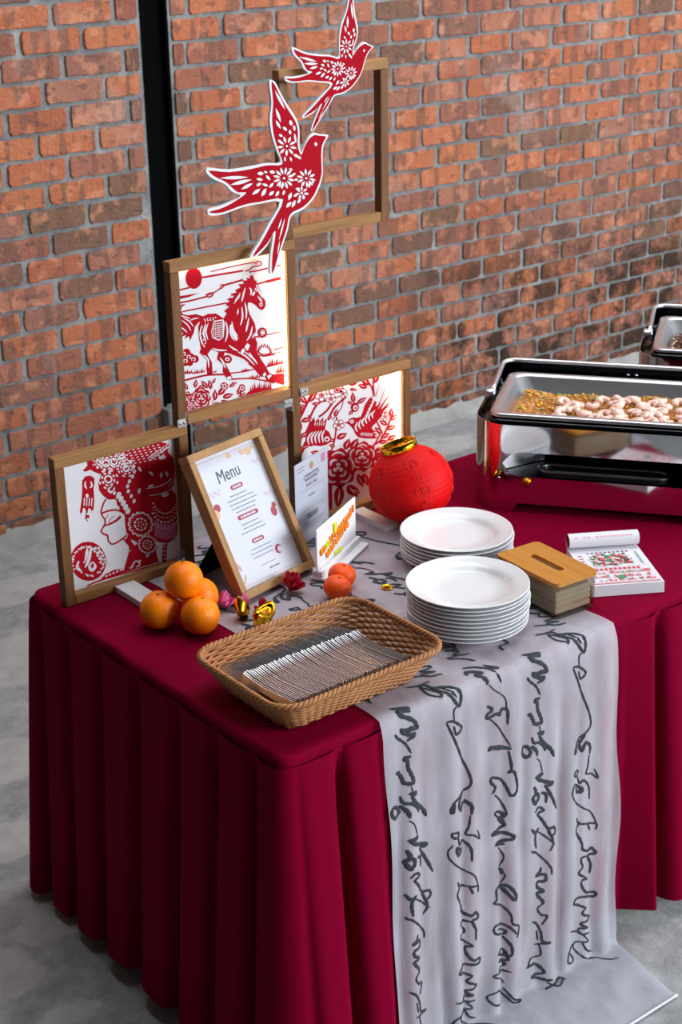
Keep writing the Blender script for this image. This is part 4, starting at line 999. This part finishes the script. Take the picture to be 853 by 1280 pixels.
def tassel(loc, rz, label):
    o = empty('gold_tassel', loc, rz); tag(o, label, 'tassel')
    q = random.Random(4); mb = MB()
    for k in range(60):
        a_ = (q.random()-.5)*.5; z = .002+.012*q.random(); L = .05+.012*q.random()
        mb.tube([(0, (q.random()-.5)*.006, .009), (L*.5*cos(a_), L*.5*sin(a_), z+.003), (L*cos(a_), L*sin(a_), z*.5+.001)], .0009, 4)
    tag(mb.build('fringe', M['gold'], o), kind='stuff')
    mb = MB(); mb.lathe([(0, .008), (.006, .006), (.008, 0), (.006, -.006), (0, -.008)], 14, M=Matrix.Translation((-.004, 0, .009)) @ Matrix.Rotation(pi/2, 4, 'Y')); mb.build('knot', M['gold'], o)
tassel((.842, .560, TZ+.0005), -2.0, 'gold fringe tassel of the lantern behind the plates')
mb = MB(); mb.lathe([(0, .011), (.007, .009), (.0105, .003), (.0105, -.003), (.007, -.009), (0, -.011)], 18)
o = mb.build('gold_bauble', M['gold'], None, (.945, .432, TZ+.0125), (.5, .3, 0)); tag(o, 'small gold bauble showing beside the lantern plate stack', 'bauble')

# ================================================================== lettering helper
def text_mesh(body, size, mt, ext=0, offset=0, shear=0):
    c = bpy.data.curves.new('lettering', 'FONT'); c.body = body; c.size = size; c.align_x = 'CENTER'; c.align_y = 'CENTER'
    c.extrude = ext; c.offset = offset; c.shear = shear; c.resolution_u = 3
    t = bpy.data.objects.new('lettering', c); COL.objects.link(t)
    bpy.context.view_layer.update()
    me = bpy.data.meshes.new_from_object(t.evaluated_get(bpy.context.evaluated_depsgraph_get()))
    bpy.data.objects.remove(t, do_unlink=True); bpy.data.curves.remove(c)
    me.materials.clear(); me.materials.append(mt); return me
def quadxz(mb, x0, x1, z0, z1, y): mb.add([(x0, y, z0), (x1, y, z0), (x1, y, z1), (x0, y, z1)], [(0, 1, 2, 3)])
def discxz(mb, x, z, r, y, rz=None, n=18): mb.add([(x+r*cos(2*pi*k/n), y, z+(rz or r)*sin(2*pi*k/n)) for k in range(n)], [tuple(range(n))])
def words(mb, xc, z, wd, h, y, rr, xl=None):
    """a line of print too small to read: short dashes of word length"""
    x = (xc-wd/2) if xl is None else xl; xe = x+wd
    while x < xe:
        w_ = min(.002+rr.random()*.007, xe-x); quadxz(mb, x, x+w_, z, z+h, y); x += w_+.0014
def pill(mb, x, z, w_, h, y): 
    pts = [(x+sx*(w_/2-h/2)+h/2*cos(radians(a_)), z+h/2*sin(radians(a_))) for sx, a0 in ((1, -90), (-1, 90)) for a_ in range(a0, a0+181, 20)]
    mb.add([(px_, y, pz_) for px_, pz_ in pts], [tuple(range(len(pts)))])

# ================================================================== menu in an oak frame
def menu():
    ang = radians(11.8); th = radians(27.5); W, H, D = .2225, .319, .030; bw = .0165
    o = empty('menu_frame', (.298, .523, TZ+.0215)); o.rotation_euler = Matrix.Rotation(ang, 3, 'Z').to_euler(); tag(o, 'oak framed menu leaning back beside the orange pile', 'menu frame')
    o.rotation_euler = (Matrix.Rotation(ang, 3, 'Z') @ Matrix.Rotation(-th, 3, 'X')).to_euler()
    def bar(nm, a_, b_, c, d):
        mb = MB(); mb.bbox(a_, b_, 0, D, c, d, .0012, 1); mb.build(nm, M['menuwood'], o)
    bar('top_rail', 0, W, H-bw, H); bar('bottom_rail', 0, W, 0, bw); bar('side_rail', 0, bw, bw+.0003, H-bw-.0003); bar('side_rail', W-bw, W, bw+.0003, H-bw-.0003)
    mb = MB(); mb.box(bw, W-bw, .017, .020, bw, H-bw); pg = mb.build('menu_sheet', M['paper'], o)
    mb = MB(); mb.box(bw, W-bw, .010, .0115, bw, H-bw); mb.build('glass_pane', M['glass'], o)
    mb = MB(); mb.box(bw*.5, W-bw*.5, .022, .027, bw*.5, H-bw*.5); mb.build('backing_board', M['black'], o)
    mb = MB(); s_, c_ = sin(th), cos(th)     # easel leg: from the back of the frame down to the table
    top = (W*.5, D, H*.52); bot = (W*.5, D+.105*c_+.0, 0); 
    zt = top[2]*c_-D*s_; 
    foot_y = top[2]*s_+D*c_+.075; zw = -.0135; by = foot_y*c_-zw*s_; bz = foot_y*s_+zw*c_
    mb.add([(W*.28, D, top[2]), (W*.72, D, top[2]), (W*.86, by, bz), (W*.14, by, bz), (W*.28, D+.003, top[2]+.004), (W*.72, D+.003, top[2]+.004), (W*.86, by+.003, bz+.003), (W*.14, by+.003, bz+.003)], [(0, 1, 2, 3), (7, 6, 5, 4), (0, 3, 7, 4), (1, 5, 6, 2), (3, 2, 6, 7), (0, 4, 5, 1)]); mb.build('easel_leg', M['black'], o)
    # print
    y = .0166; rr = random.Random(3); cx = W*.52
    me = text_mesh('Menu', .034, M['menugreen'], shear=.12); t = link('menu_title', me, pg, (W*.46, y, H*.795), (pi/2, -.06, 0)); t.scale = (.92, 1.15, 1)
    g, r_, wt, pe, go, pk = MB(), MB(), MB(), MB(), MB(), MB()
    for zc, w_, n_, wl in ((.70, .036, 5, .095), (.50, .062, 3, .075), (.325, .036, 3, .075)):
        pill(r_, cx-.004, zc*H, w_, .010, y); words(wt, cx-.004, zc*H-.0022, w_*.72, .0042, y-.0003, rr)
        for k in range(n_): words(g, cx-.004+(rr.random()-.5)*.006, zc*H-.017-k*.0088, wl*(.55+.45*rr.random()), .0019, y, rr)
    words(g, cx, H*.155, .045, .0013, y, rr); words(g, cx+.012, H*.115, .03, .003, y, rr)
    discxz(r_, bw+.022, H*.615, .009, y); discxz(pe, bw+.011, H*.575, .012, y-.0001); discxz(r_, W-bw-.016, H*.49, .0062, y); discxz(r_, W-bw-.022, H*.45, .0085, y-.0001, .011)
    discxz(pe, W*.55, H*.905, .0068, y); discxz(pe, W*.72, H*.895, .0062, y); discxz(pe, W*.80, H*.885, .009, y-.0001); discxz(pe, W*.865, H*.90, .004, y-.0002)
    discxz(r_, W*.70, H*.21, .010, y); discxz(wt, W*.715, H*.205, .0065, y-.0002)
    for (x, z) in ((bw+.012, H*.70), (W-bw-.03, H*.57), (W-bw-.03, H*.80)):
        for k in range(9):
            a_ = -.3+k*.13; quadxz(pk, x+k*.004, x+k*.004+.005, z+.004*sin(k*1.7), z+.004*sin(k*1.7)+.0009, y)
            quadxz(pk, x+k*.004, x+k*.004+.0008, z+.004*sin(k*1.7), z+.004*sin(k*1.7)+.006, y)
    for k in range(8): quadxz(go, W*.72+k*.005, W*.72+k*.005+.004, H*.22+.003*sin(k), H*.22+.003*sin(k)+.001, y); discxz(go, bw+.016+k*.0015, H*.10+k*.002, .0016, y)
    for d in (.006, .008):
        for q in ((bw+d, W-bw-d, bw+d, bw+d+.0006), (bw+d, W-bw-d, H-bw-d-.0006, H-bw-d), (bw+d, bw+d+.0005, bw+d, H-bw-d), (W-bw-d-.0005, W-bw-d, bw+d, H-bw-d)): quadxz(go, *q, y+.0002)
    for q in range(3): quadxz(pk, bw+.014+q*.003, bw+.016+q*.003, H*.20-q*.004, H*.24-q*.004, y)
    for nm, mb_, mt in (('fine_print', g, M['menugrey']), ('red_ornaments', r_, M['menured']), ('white_print', wt, M['paper']), ('peach_blossoms', pe, M['peach']), ('gold_lines', go, M['goldp']), ('pink_sprigs', pk, M['pinkp'])):
        tag(mb_.build(nm, mt, pg), kind='stuff')
menu(); settle(bpy.data.objects['menu_frame'], TZ+.0035)

# ================================================================== certificate in a clear stand
def certificate():
    W, H = .142, .200
    o = empty('certificate_stand', (.548, .681, TZ+.0040), radians(21.6)); tag(o, 'printed certificate sheet in a clear acrylic stand behind the menu frame', 'certificate')
    mb = MB(); mb.box(0, W, -.0022, -.0006, .004, H+.001); mb.box(0, W, .0014, .003, .004, H+.001); mb.bbox(-.002, W+.002, -.024, .03, 0, .0035, .001, 1); mb.build('acrylic_holder', M['acryl'], o)
    mb = MB(); mb.box(.001, W-.001, 0, .0008, .005, H); pg = mb.build('sheet', M['paper'], o)
    y = -.0003; rr = random.Random(8); g, go, pk = MB(), MB(), MB(); cx = W*.5
    discxz(go, cx, H*.90, .0085, y); 
    for k in range(2): words(g, 0, H*(.93-k*.04), .03, .0016, y, rr, .012)
    quadxz(pk, W*.80, W*.92, H*.86, H*.96, y)
    for zf, w_, h_ in ((.80, .06, .004), (.775, .07, .0022), (.745, .055, .004), (.55, .03, .003), (.345, .05, .002), (.33, .045, .002), (.315, .05, .002), (.30, .045, .002), (.29, .04, .0018)): words(g, cx, H*zf, w_, h_, y, rr)
    for zf in (.64, .40, .25, .215, .17): quadxz(g, .02, W-.02, H*zf, H*zf+.0007, y)
    for k in range(3): words(g, 0, H*(.235-k*.02), .09, .0014, y, rr, .025)
    discxz(go, W-.02, H*.10, .008, y); 
    me = text_mesh('H A L A L', .011, M['menugrey'], offset=.0004); link('title_line', me, pg, (cx, y-.0002, H*.695), (pi/2, 0, 0))
    for nm, mb_, mt in (('fine_print', g, M['menugrey']), ('gold_crest', go, M['goldp']), ('pink_stamp', pk, M['pinkp'])): tag(mb_.build(nm, mt, pg), kind='stuff')
certificate()

# ================================================================== small white sign with raised orange lettering
def sign():
    W, H = .204, .113
    o = empty('tabletop_sign', (.492, .532, TZ+.0040), radians(27.7)); tag(o, 'small white tabletop sign with raised orange and yellow lettering', 'sign')
    mb = MB(); mb.bbox(0, W, .0, .0035, .006, H, .0006, 1); bd_ = mb.build('sign_board', M['signwhite'], o)
    mb = MB(); mb.bbox(-.004, W+.004, -.030, .016, 0, .006, .0012, 1); mb.bbox(-.002, W+.002, -.0105, -.0004, .0062, .020, .001, 1); mb.bbox(-.002, W+.002, .004, .012, .0062, .020, .001, 1); mb.build('slotted_base', M['signwhite'], o)
    rr = random.Random(2)
    def glyph(x, z, h, w_, kind, mt):
        mb = MB(); r = .0023; y = -.0028
        f = lambda *p: [(x+a_*w_, y, z+b_*h) for a_, b_ in p]
        shapes = {0: [f((0, 0), (0, 1))], 1: [f((0, 0), (0, .6), (.3, .75), (.7, .6), (.7, 0))], 2: [f((.35, 0), (0, .2), (0, .55), (.35, .75), (.7, .55), (.7, .2), (.35, 0))], 3: [f((0, .75), (0, .2), (.35, 0), (.7, .2), (.7, .75))], 4: [f((.1, 0), (.1, .95)), f((-.2, .7), (.5, .7))], 5: [f((.6, .65), (.1, .75), (0, .5), (.6, .35), (.6, .1), (0, .05))]}
        for s_ in shapes[kind]: mb.tube(catmull(s_, 3) if len(s_) > 2 else s_, r, 6)
        mb.build('raised_letter', mt, bd_)
    for k in range(15):
        t = k/14; x = .014+t*(W-.034); glyph(x, H*(.45+.30*t-.02*sin(t*pi)), .017, .0078, (2, 1, 4, 0, 3, 5)[(k*5+k//3) % 6], M['yel'] if k in (2, 3) else M['org'])
    for k in range(10):
        t = k/9; x = .044+t*.106; glyph(x, H*(.30+.24*t), .016, .0078, (3, 2, 1, 5, 0, 4)[(k*7+k//2) % 6], M['org'])
    mb = MB(); mb.bbox(W*.40, W*.47, -.004, -.0005, H*.66, H*.86, .0012, 1); mb.build('yellow_figure', M['yel'], bd_)
    mb = MB(); mb.bbox(W*.42, W*.60, -.004, -.0005, H*.20, H*.255, .0012, 1); mb.build('yellow_underline', M['yel'], bd_)
sign()

# ================================================================== tissue box
def tissue_box():
    o = empty('tissue_box', (.797, .160, TZ+.0035), radians(-4)); tag(o, 'smoked clear tissue box with bamboo lid beside the plates', 'tissue box')
    hx, hy, H = .055, .093, .083; r = .012
    out = rrect(hx, hy, r, 5); inn = rrect(hx-.0025, hy-.0025, r-.002, 5); n = len(out)
    mb = MB(); vs = [(x, y, 0) for x, y in out]+[(x, y, H-.012) for x, y in out]+[(x, y, H-.012) for x, y in inn]+[(x, y, .003) for x, y in inn]
    fs = [(q*n+i, q*n+(i+1) % n, (q+1)*n+(i+1) % n, (q+1)*n+i) for q in range(3) for i in range(n)]
    fs += [tuple(range(n-1, -1, -1)), tuple(3*n+i for i in range(n))]
    mb.add(vs, fs); mb.build('clear_box', M['smoke'], o)
    # bamboo lid with a stadium slot
    mb = MB(); top = rrect(hx+.002, hy+.002, r, 6); L = []
    slot = [(.0085*cos(radians(a_)), sg*.040+.0085*sin(radians(a_))) for sg, a0 in ((1, 0), (-1, 180)) for a_ in range(a0, a0+181, 30)]
    N = 56
    def resamp(p, n):
        ang = [(atan2(y, x) % (2*pi)) for x, y in p]; return p
    def rayhit(p, a_):
        d = (cos(a_), sin(a_)); best = None
        for i in range(len(p)):
            (x1, y1), (x2, y2) = p[i], p[(i+1) % len(p)]; ex, ey = x2-x1, y2-y1; den = d[0]*ey-d[1]*ex
            if abs(den) < 1e-12: continue
            t = (x1*ey-y1*ex)/den; s_ = (x1*d[1]-y1*d[0])/den
            if t > 0 and -1e-6 <= s_ <= 1+1e-6: best = t if best is None else max(best, t)
        return (d[0]*best, d[1]*best)
    angs = [atan2(y, x) for x, y in slot]+[atan2(y, x) for x, y in top]; angs = sorted(set(round(a_, 4) for a_ in angs)); N = len(angs)
    A_ = [rayhit(top, a_) for a_ in angs]; B_ = [rayhit(slot, a_) for a_ in angs]
    vs = []; z0, z1 = H-.0118, H-.004
    for ring, z in ((B_, z0), (B_, z1), (A_, z1), (A_, z0)): vs += [(x, y, z) for x, y in ring]
    fs = [(q*N+i, ((q+1) % 4)*N+i, ((q+1) % 4)*N+(i+1) % N, q*N+(i+1) % N) for q in range(4) for i in range(N)]
    mb.add(vs, [f[::-1] for f in fs]); mb.build('bamboo_lid', M['bamboo'], o)
    mb = MB(); rr = random.Random(5)
    def P(u, v, z): pass
    for k in range(4):
        z = .004+k*.0128; dx, dy = (rr.random()-.5)*.005, (rr.random()-.5)*.006
        mb.bbox(-hx+.007+dx, hx-.007+dx, -hy+.009+dy, hy-.009+dy, z, z+.0126, .004, 2)
    mb.build('tissue_stack', M['tissue'], o)
tissue_box()

# ================================================================== tear-off calendar pad
def calendar():
    o = empty('calendar_pad', (.873, .103, TZ+.0005), radians(-31.0)); tag(o, 'thick tear-off calendar pad with rolled-back top sheet on the maroon cloth', 'calendar')
    W, L, H = .155, .200, .024
    mb = MB(); rr = random.Random(6)
    for k in range(8): d = k*.0004; mb.bbox(0, W, d, L, k*H/8, (k+1)*H/8-.0003, .0003, 1)
    blk = mb.build('page_block', M['paper'], o)
    mb = MB()
    R = .019; cz, cy_ = H+.012, L-.006
    def P(u, v):
        a_ = -pi*.5+v*pi*2.0
        rr_ = R*(1-.12*v); return (W*u, cy_+rr_*cos(a_)*1.0, cz+rr_*sin(a_)*.9+.006)
    mb.grid(P, 8, 36); ro = mb.build('rolled_sheets', M['paper'], o)
    mb = MB(); mb.grid(lambda u, v: (W*u, cy_+(R*.8)*cos(-pi*.5+v*pi*1.9), cz+.006+R*.72*sin(-pi*.5+v*pi*1.9)), 6, 30); mb.build('rolled_inner_sheet', M['calred'], o)
    z = H+.0006; g = {k: MB() for k in ('calred', 'calgreen', 'caldark', 'calpink', 'paper')}
    def q(m_, x0, x1, y0, y1, dz=0): g[m_].add([(x0, y0, z+dz), (x1, y0, z+dz), (x1, y1, z+dz), (x0, y1, z+dz)], [(0, 1, 2, 3)])
    for k in range(150):
        x, y = .035+rr.random()*.085, .098+rr.random()*.055; m_ = rr.choice(['calred', 'calgreen', 'caldark', 'calpink', 'calred', 'paper', 'caldark', 'calgreen']); r = .002+.0035*rr.random()
        g[m_].add([(x+r*cos(2*pi*i/8), y+r*sin(2*pi*i/8), z+.00002*k*0.4) for i in range(8)], [tuple(range(8))])
    q('calred', .006, .150, .008, .0105); q('calpink', .006, .150, .0, .0)
    for k in range(3):
        for i in range(26):
            if rr.random() < .7: q('calred' if rr.random() < .75 else 'calgreen', .010+i*.0052, .0135+i*.0052, .020+k*.019, .020+k*.019+.002+.010*rr.random(), .0003)
    for x in (.045, .085, .115): q('calpink', x, x+.0012, .012, .066)
    for y in (.014, .036, .055, .070, .088): q('calpink', .006, .150, y, y+.0012)
    g['calgreen'].add([(.075+.009*cos(i*.4), .036+.009*sin(i*.4), z+.0006) for i in range(16)], [tuple(range(16))])
    for i in range(10): q('calred', .030+i*.010, .036+i*.010, .074, .083, .0002); q('caldark' if i % 3 else 'calred', .034+i*.0095, .039+i*.0095, .160, .1655)
    for i in range(9): q('calgreen', .136, .142, .098+i*.007, .101+i*.007); q('calred', .012, .020, .10+i*.007, .104+i*.007) if i % 2 else None
    for k, mb_ in g.items(): tag(mb_.build('printed_page_'+{'calred': 'red', 'calgreen': 'green', 'caldark': 'dark', 'calpink': 'pink', 'paper': 'white'}[k], M[k], blk), kind='stuff')
    mb = MB()
    for i in range(14):
        for v0, hh in ((.40, .02), (.60, .035)):
            if rr.random() < .75:
                u0 = .08+i*.06; mb.add([tuple(Vector(P(u0+a_, v0+b_))+Vector((0, cos(-pi*.5+v0*2*pi)*.0006, sin(-pi*.5+v0*2*pi)*.0006))) for a_, b_ in ((0, 0), (.04, 0), (.04, hh), (0, hh))], [(0, 1, 2, 3)])
    tag(mb.build('show_through_print', M['calpink'], ro), kind='stuff')
calendar()

# ================================================================== roll-top chafing dishes
def chafer():
    o = empty('chafing_dish', (0, 0, 0)); tag(o, 'mirror steel roll-top chafing dish of fried rice and shrimp', 'chafing dish', 'roll-top chafing dishes')
    HX, HY, R, ZT = .302, .186, .085, .212
    out = []
    pts = rrect(HX, HY, R, 10)
    # dense outline
    L = []
    for i in range(len(pts)):
        a_, b_ = pts[i], pts[(i+1) % len(pts)]; d = math.dist(a_, b_); k = max(1, int(d/.012))
        for j in range(k): L.append((a_[0]+(b_[0]-a_[0])*j/k, a_[1]+(b_[1]-a_[1])*j/k))
    n = len(L); WX = .222; zl, zh = .088, .148
    def rows(x, y):
        front = y < -HY+.002 and abs(x) < WX
        if not front: return [0, .03, zl, (zl+zh)/2, (zl+zh)/2, zh, ZT], False
        d = min(1, (WX-abs(x))/.03); c = sqrt(max(0, 1-(1-d)**2)); m_ = (zl+zh)/2
        return [.03 if False else 0.02, .03, m_-(m_-zl)*c, m_-(m_-zl)*c, m_+(zh-m_)*c, m_+(zh-m_)*c, ZT], True
    mb = MB(); LI = [(x*(1-.0016/HX), y*(1-.0016/HY)) for x, y in L]
    rw = [rows(x, y) for x, y in L]
    for side, LL in ((0, L), (1, LI)):
        for k, (zi, zj) in enumerate(((0, 2), (2, 3), (4, 5), (5, 6))):
            vs = []; fs = []
            for i, (x, y) in enumerate(LL):
                r_ = list(rw[i][0]); r_[0] = 0 if abs(x) > .20 else .022
                vs += [(x, y, r_[zi]), (x, y, r_[zj])]
            for i in range(n):
                j = (i+1) % n
                if k in (1, 2) and rw[i][1] and rw[j][1]: continue
                f = (2*i, 2*j, 2*j+1, 2*i+1); fs.append(f if side == 0 else f[::-1])
            mb.add(vs, fs, 0, True)
    mb.add([(x, y, ZT) for x, y in L]+[(x, y, ZT) for x, y in LI], [(i, (i+1) % n, n+(i+1) % n, n+i) for i in range(n)])
    sh = mb.build('shell', M['steel'], o)
    ins = rrect(HX-.012, HY-.012, R-.01, 8)
    mb = MB(); mb.add([(x, y, .084) for x, y in ins], [tuple(range(len(ins)))])
    st = [(sg*.12+.030*cos(radians(a_)), -.115+.024*sin(radians(a_))) for sg, a0 in ((1, -90), (-1, 90)) for a_ in range(a0, a0+181, 15)]
    sf = mb.build('burner_shelf', M['steeld'], o)
    mb = MB(); mb.tube([(x, y, .087) for x, y in st], .006, 8, closed=True); mb.build('fuel_tray_ridge', M['steelb'], sf)
    mb = MB(); mb.add([(-WX-.04, -HY+.02, .150), (-WX+.075, -HY+.13, .150), (-WX+.075, -HY+.13, .086), (-WX-.04, -HY+.02, .086)], [(0, 1, 2, 3)]); mb.build('heat_baffle', M['steelb'], o)
    # pans: two stacked flanges and a tapered well
    def pan(nm, hx, hy, z, depth, mt, flo=True):
        rings = [(hx, hy, .03, z-.006), (hx, hy, .03, z), (hx-.004, hy-.004, .028, z+.0018), (hx-.018, hy-.018, .03, z+.001), (hx-.022, hy-.022, .032, z-.004), (hx-.034, hy-.034, .05, z-depth+.01), (hx-.044, hy-.044, .05, z-depth)]
        mb = MB(); vs = []; N = None
        for a_, b_, r_, zz in rings:
            p = rrect(a_, b_, r_, 8); N = len(p); vs += [(x, y, zz) for x, y in p]
        fs = [(q_*N+i, q_*N+(i+1) % N, (q_+1)*N+(i+1) % N, (q_+1)*N+i) for q_ in range(len(rings)-1) for i in range(N)]
        fs.append(tuple((len(rings)-1)*N+i for i in range(N)))
        mb.add(vs, fs, 0, True); return mb.build(nm, mt, o)
    pan('water_pan', .270, .168, .216, .09, M['steeld']); pan('food_pan', .266, .164, .229, .062, M['steelb'])
    # inner deck between shell and pans
    mb = MB(); a_ = rrect(HX-.003, HY-.003, R-.003, 8); b_ = rrect(.262, .16, .03, 8); N = len(a_)
    mb.add([(x, y, .196) for x, y in a_]+[(x, y, .207) for x, y in b_], [(i, (i+1) % N, N+(i+1) % N, N+i) for i in range(N)], 0, True); mb.build('deck', M['steeld'], o)
    # rolled-back lid: cylinder sector hanging behind, with a rolled rim
    RL = .205; ax_z = .222; hx = .285
    a0, a1 = radians(7), radians(-58)
    mb = MB(); 
    mb.grid(lambda u, v: (-hx+2*hx*u, RL*cos(a0+(a1-a0)*v)+.0, ax_z+RL*sin(a0+(a1-a0)*v)), 24, 16)
    mb.grid(lambda u, v: (-hx+2*hx*u, (RL-.0016)*cos(a0+(a1-a0)*v), ax_z+(RL-.0016)*sin(a0+(a1-a0)*v)), 24, 16)
    lid = mb.build('rolled_lid', M['steeld'], o)
    for sg in (-1, 1):
        fan = [(sg*hx, .02, ax_z)]+[(sg*hx, RL*cos(a0+(a1-a0)*k/12), ax_z+RL*sin(a0+(a1-a0)*k/12)) for k in range(13)]
        mb = MB(); mb.add(fan+[(x-sg*.0016, y, z) for x, y, z in fan], [tuple(range(14)), tuple(range(27, 13, -1))]+[(i, (i+1) % 14, 14+(i+1) % 14, 14+i) for i in range(14)])
        mb.build('lid_end', M['steeld'], lid)
    ry, rz = RL*cos(a0), ax_z+RL*sin(a0)
    path = [(-hx, .012, ax_z+.006)]+[(-hx, .012+(ry-.035-.012)*k/6, ax_z+.006+(rz-ax_z-.006)*k/6*.9) for k in range(1, 7)]
    path += [(-hx+.035*(1-cos(radians(t))), ry-.035+.035*sin(radians(t)), rz) for t in range(15, 91, 15)]
    path += [(-p[0], p[1], p[2]) for p in path[::-1]]
    mb = MB(); mb.tube(path, .0062, 10); mb.build('lid_rim', M['steelb'], lid)
    for sg in (-1, 1):
        mb = MB(); mb.lathe([(0, .012), (.013, .012), (.0145, .010), (.0145, -.010), (.013, -.012), (0, -.012)], 24, M=Matrix.Translation((sg*.288, .0, ax_z)) @ Matrix.Rotation(pi/2, 4, 'Y')); mb.build('pivot_knob', M['steelb'], o)
    mb = MB(); mb.lathe([(0, .002), (.003, .0012), (.0035, 0)], 10, M=Matrix.Translation((-.236, -HY-.0006, .082)) @ Matrix.Rotation(pi/2, 4, 'X')); mb.build('rivet', M['steel'], o)
    for k in range(2):
        mb = MB(); mb.lathe([(0, .003), (.004, .002), (.0045, 0)], 10, M=Matrix.Translation((.02+k*.02, ry-.003, rz-.022)) @ Matrix.Rotation(pi/2, 4, 'X')); mb.build('lid_rivet', M['steel'], lid)
    return o
CA_ = radians(-52.6)
ch = chafer(); ch.location = (1.342, .493, TZ+.001); ch.rotation_euler = (0, 0, CA_)
ch2 = copy_tree(ch); ch2.location = (2.005, .585, TZ+.001); ch2['label'] = 'mirror steel roll-top chafing dish of dark noodles, farther along the table'
# food
FZ = .197; HXF, HYF = .232, .130
def food(parent_loc, rot, kind):
    q = random.Random(21 if kind == 'rice' else 22)
    nm, mt = ('fried_rice', M['rice']) if kind == 'rice' else ('dark_noodles', M['noodle'])
    o = empty(nm, parent_loc, rot); tag(o, 'fried rice with corn filling the steel pan' if kind == 'rice' else 'dark fried noodles with pale onion bits in the far pan', 'rice' if kind == 'rice' else 'noodles', kind='stuff')
    def inside(x, y):
        ax, ay = abs(x)-(HXF-.05), abs(y)-(HYF-.05)
        if ax > 0 and ay > 0:
            d = math.hypot(ax, ay)
            if d > .05: x *= (HXF-.05+ax*.05/d)/abs(x); y *= (HYF-.05+ay*.05/d)/abs(y)
        return x, y
    def hgt(x, y): 
        e = min(1, (HXF-abs(x))/.03, (HYF-abs(y))/.03)
        return FZ-.016*(1-max(0, e))**2+.004*sin(x*40+1)*sin(y*47)+.003*sin(x*23)
    mb = MB()
    def bed(u, v):
        x, y = inside(-HXF+2*HXF*u, -HYF+2*HYF*v); ax, ay = abs(x)-(HXF-.05), abs(y)-(HYF-.05)
        e = math.hypot(max(ax, 0), max(ay, 0)) if (ax > 0 and ay > 0) else max(ax, ay)
        return (x, y, hgt(x, y)-.003-.012*max(0, (e-.03)/.02)**2*(1 if ax > 0 and ay > 0 else 0))
    mb.grid(bed, 60, 36); tag(mb.build('bed', mt, o), kind='stuff')
    octa = [(1, 0, 0), (-1, 0, 0), (0, 1, 0), (0, -1, 0), (0, 0, 1), (0, 0, -1)]; of = [(0, 2, 4), (2, 1, 4), (1, 3, 4), (3, 0, 4), (2, 0, 5), (1, 2, 5), (3, 1, 5), (0, 3, 5)]
    def bits(name, mt_, n_, sx, sy, sz, up=0):
        mb = MB()
        for k in range(n_):
            x, y = inside((q.random()*2-1)*HXF, (q.random()*2-1)*HYF); x *= .96; y *= .94
            Mx = Matrix.Translation((x, y, hgt(x, y)+up+(q.random()-.4)*.003)) @ Matrix.Rotation(q.random()*6.3, 4, 'Z') @ Matrix.Rotation((q.random()-.5)*1.2, 4, 'Y') @ Matrix.Diagonal((sx*(.7+.6*q.random()), sy, sz, 1))
            mb.add(octa, of, 0, True, Mx)
        tag(mb.build(name, mt_, o), kind='stuff')
    if kind == 'rice':
        bits('rice_grains', M['rice'], 6500, .0042, .0016, .0016); bits('pale_grains', M['onion'], 500, .0036, .0016, .0016, .001); bits('corn_kernels', M['corn'], 130, .0048, .0045, .0042, .002); bits('scallion_bits', M['peas'], 60, .007, .004, .003, .003)
    else:
        mb = MB()
        for k in range(900):
            x, y = inside((q.random()*2-1)*HXF, (q.random()*2-1)*HYF); x *= .86; y *= .80; a_ = q.random()*6.3; P = []
            for i in range(6):
                P.append((x, y, hgt(x, y)+.002+.003*sin(i*1.3+k))); x, y = inside(max(-HXF+.01, min(HXF-.01, x+.007*cos(a_))), max(-HYF+.01, min(HYF-.01, y+.007*sin(a_)))); a_ += (q.random()-.5)*1.2
            mb.tube(P, .0015, 4)
        tag(mb.build('noodle_strands', M['noodle'], o), kind='stuff'); bits('onion_bits', M['onion'], 260, .006, .004, .003, .004)
    return o, hgt
fr_, hg = food((1.342, .493, TZ+.001), CA_, 'rice'); food((2.005, .585, TZ+.001), CA_, 'noodle')
mb = MB(); P = []
for i in range(15):
    a_ = radians(-120+290*i/14); rr_ = .0098+.0022*i/14; P.append((rr_*1.12*cos(a_), rr_*sin(a_), .002*sin(i*.35)))
mb.tube(catmull(P, 2), lambda t: .0090*(.30+.70*sin(pi*min(1, .10+.80*t))**.8)*(1+.05*sin(t*44)), 8); shr = mb.mesh('shrimp', M['shrimp'])
q = random.Random(31); spots = []
tries = 0
while len(spots) < 42 and tries < 9000:
    tries += 1
    x, y = -.125+q.random()*.335, -.112+q.random()*.185
    if x < -.06 and y > .03: continue
    if all((x-a_)**2+(y-b_)**2 > .0265**2 for a_, b_ in spots): spots.append((x, y))
rm = Matrix.Rotation(CA_, 3, 'Z')
for x, y in spots:
    p = rm @ Vector((x, y, 0))
    o = link('shrimp', shr, None, (1.342+p.x, .493+p.y, TZ+.001+hg(x, y)+.008), ((q.random()-.5)*.5, (q.random()-.5)*.5, q.random()*6.3)); s_ = .85+.25*q.random(); o.scale = (s_, s_, s_)
    tag(o, 'curled pink cooked shrimp lying on the fried rice', 'shrimp', 'shrimp on the fried rice')
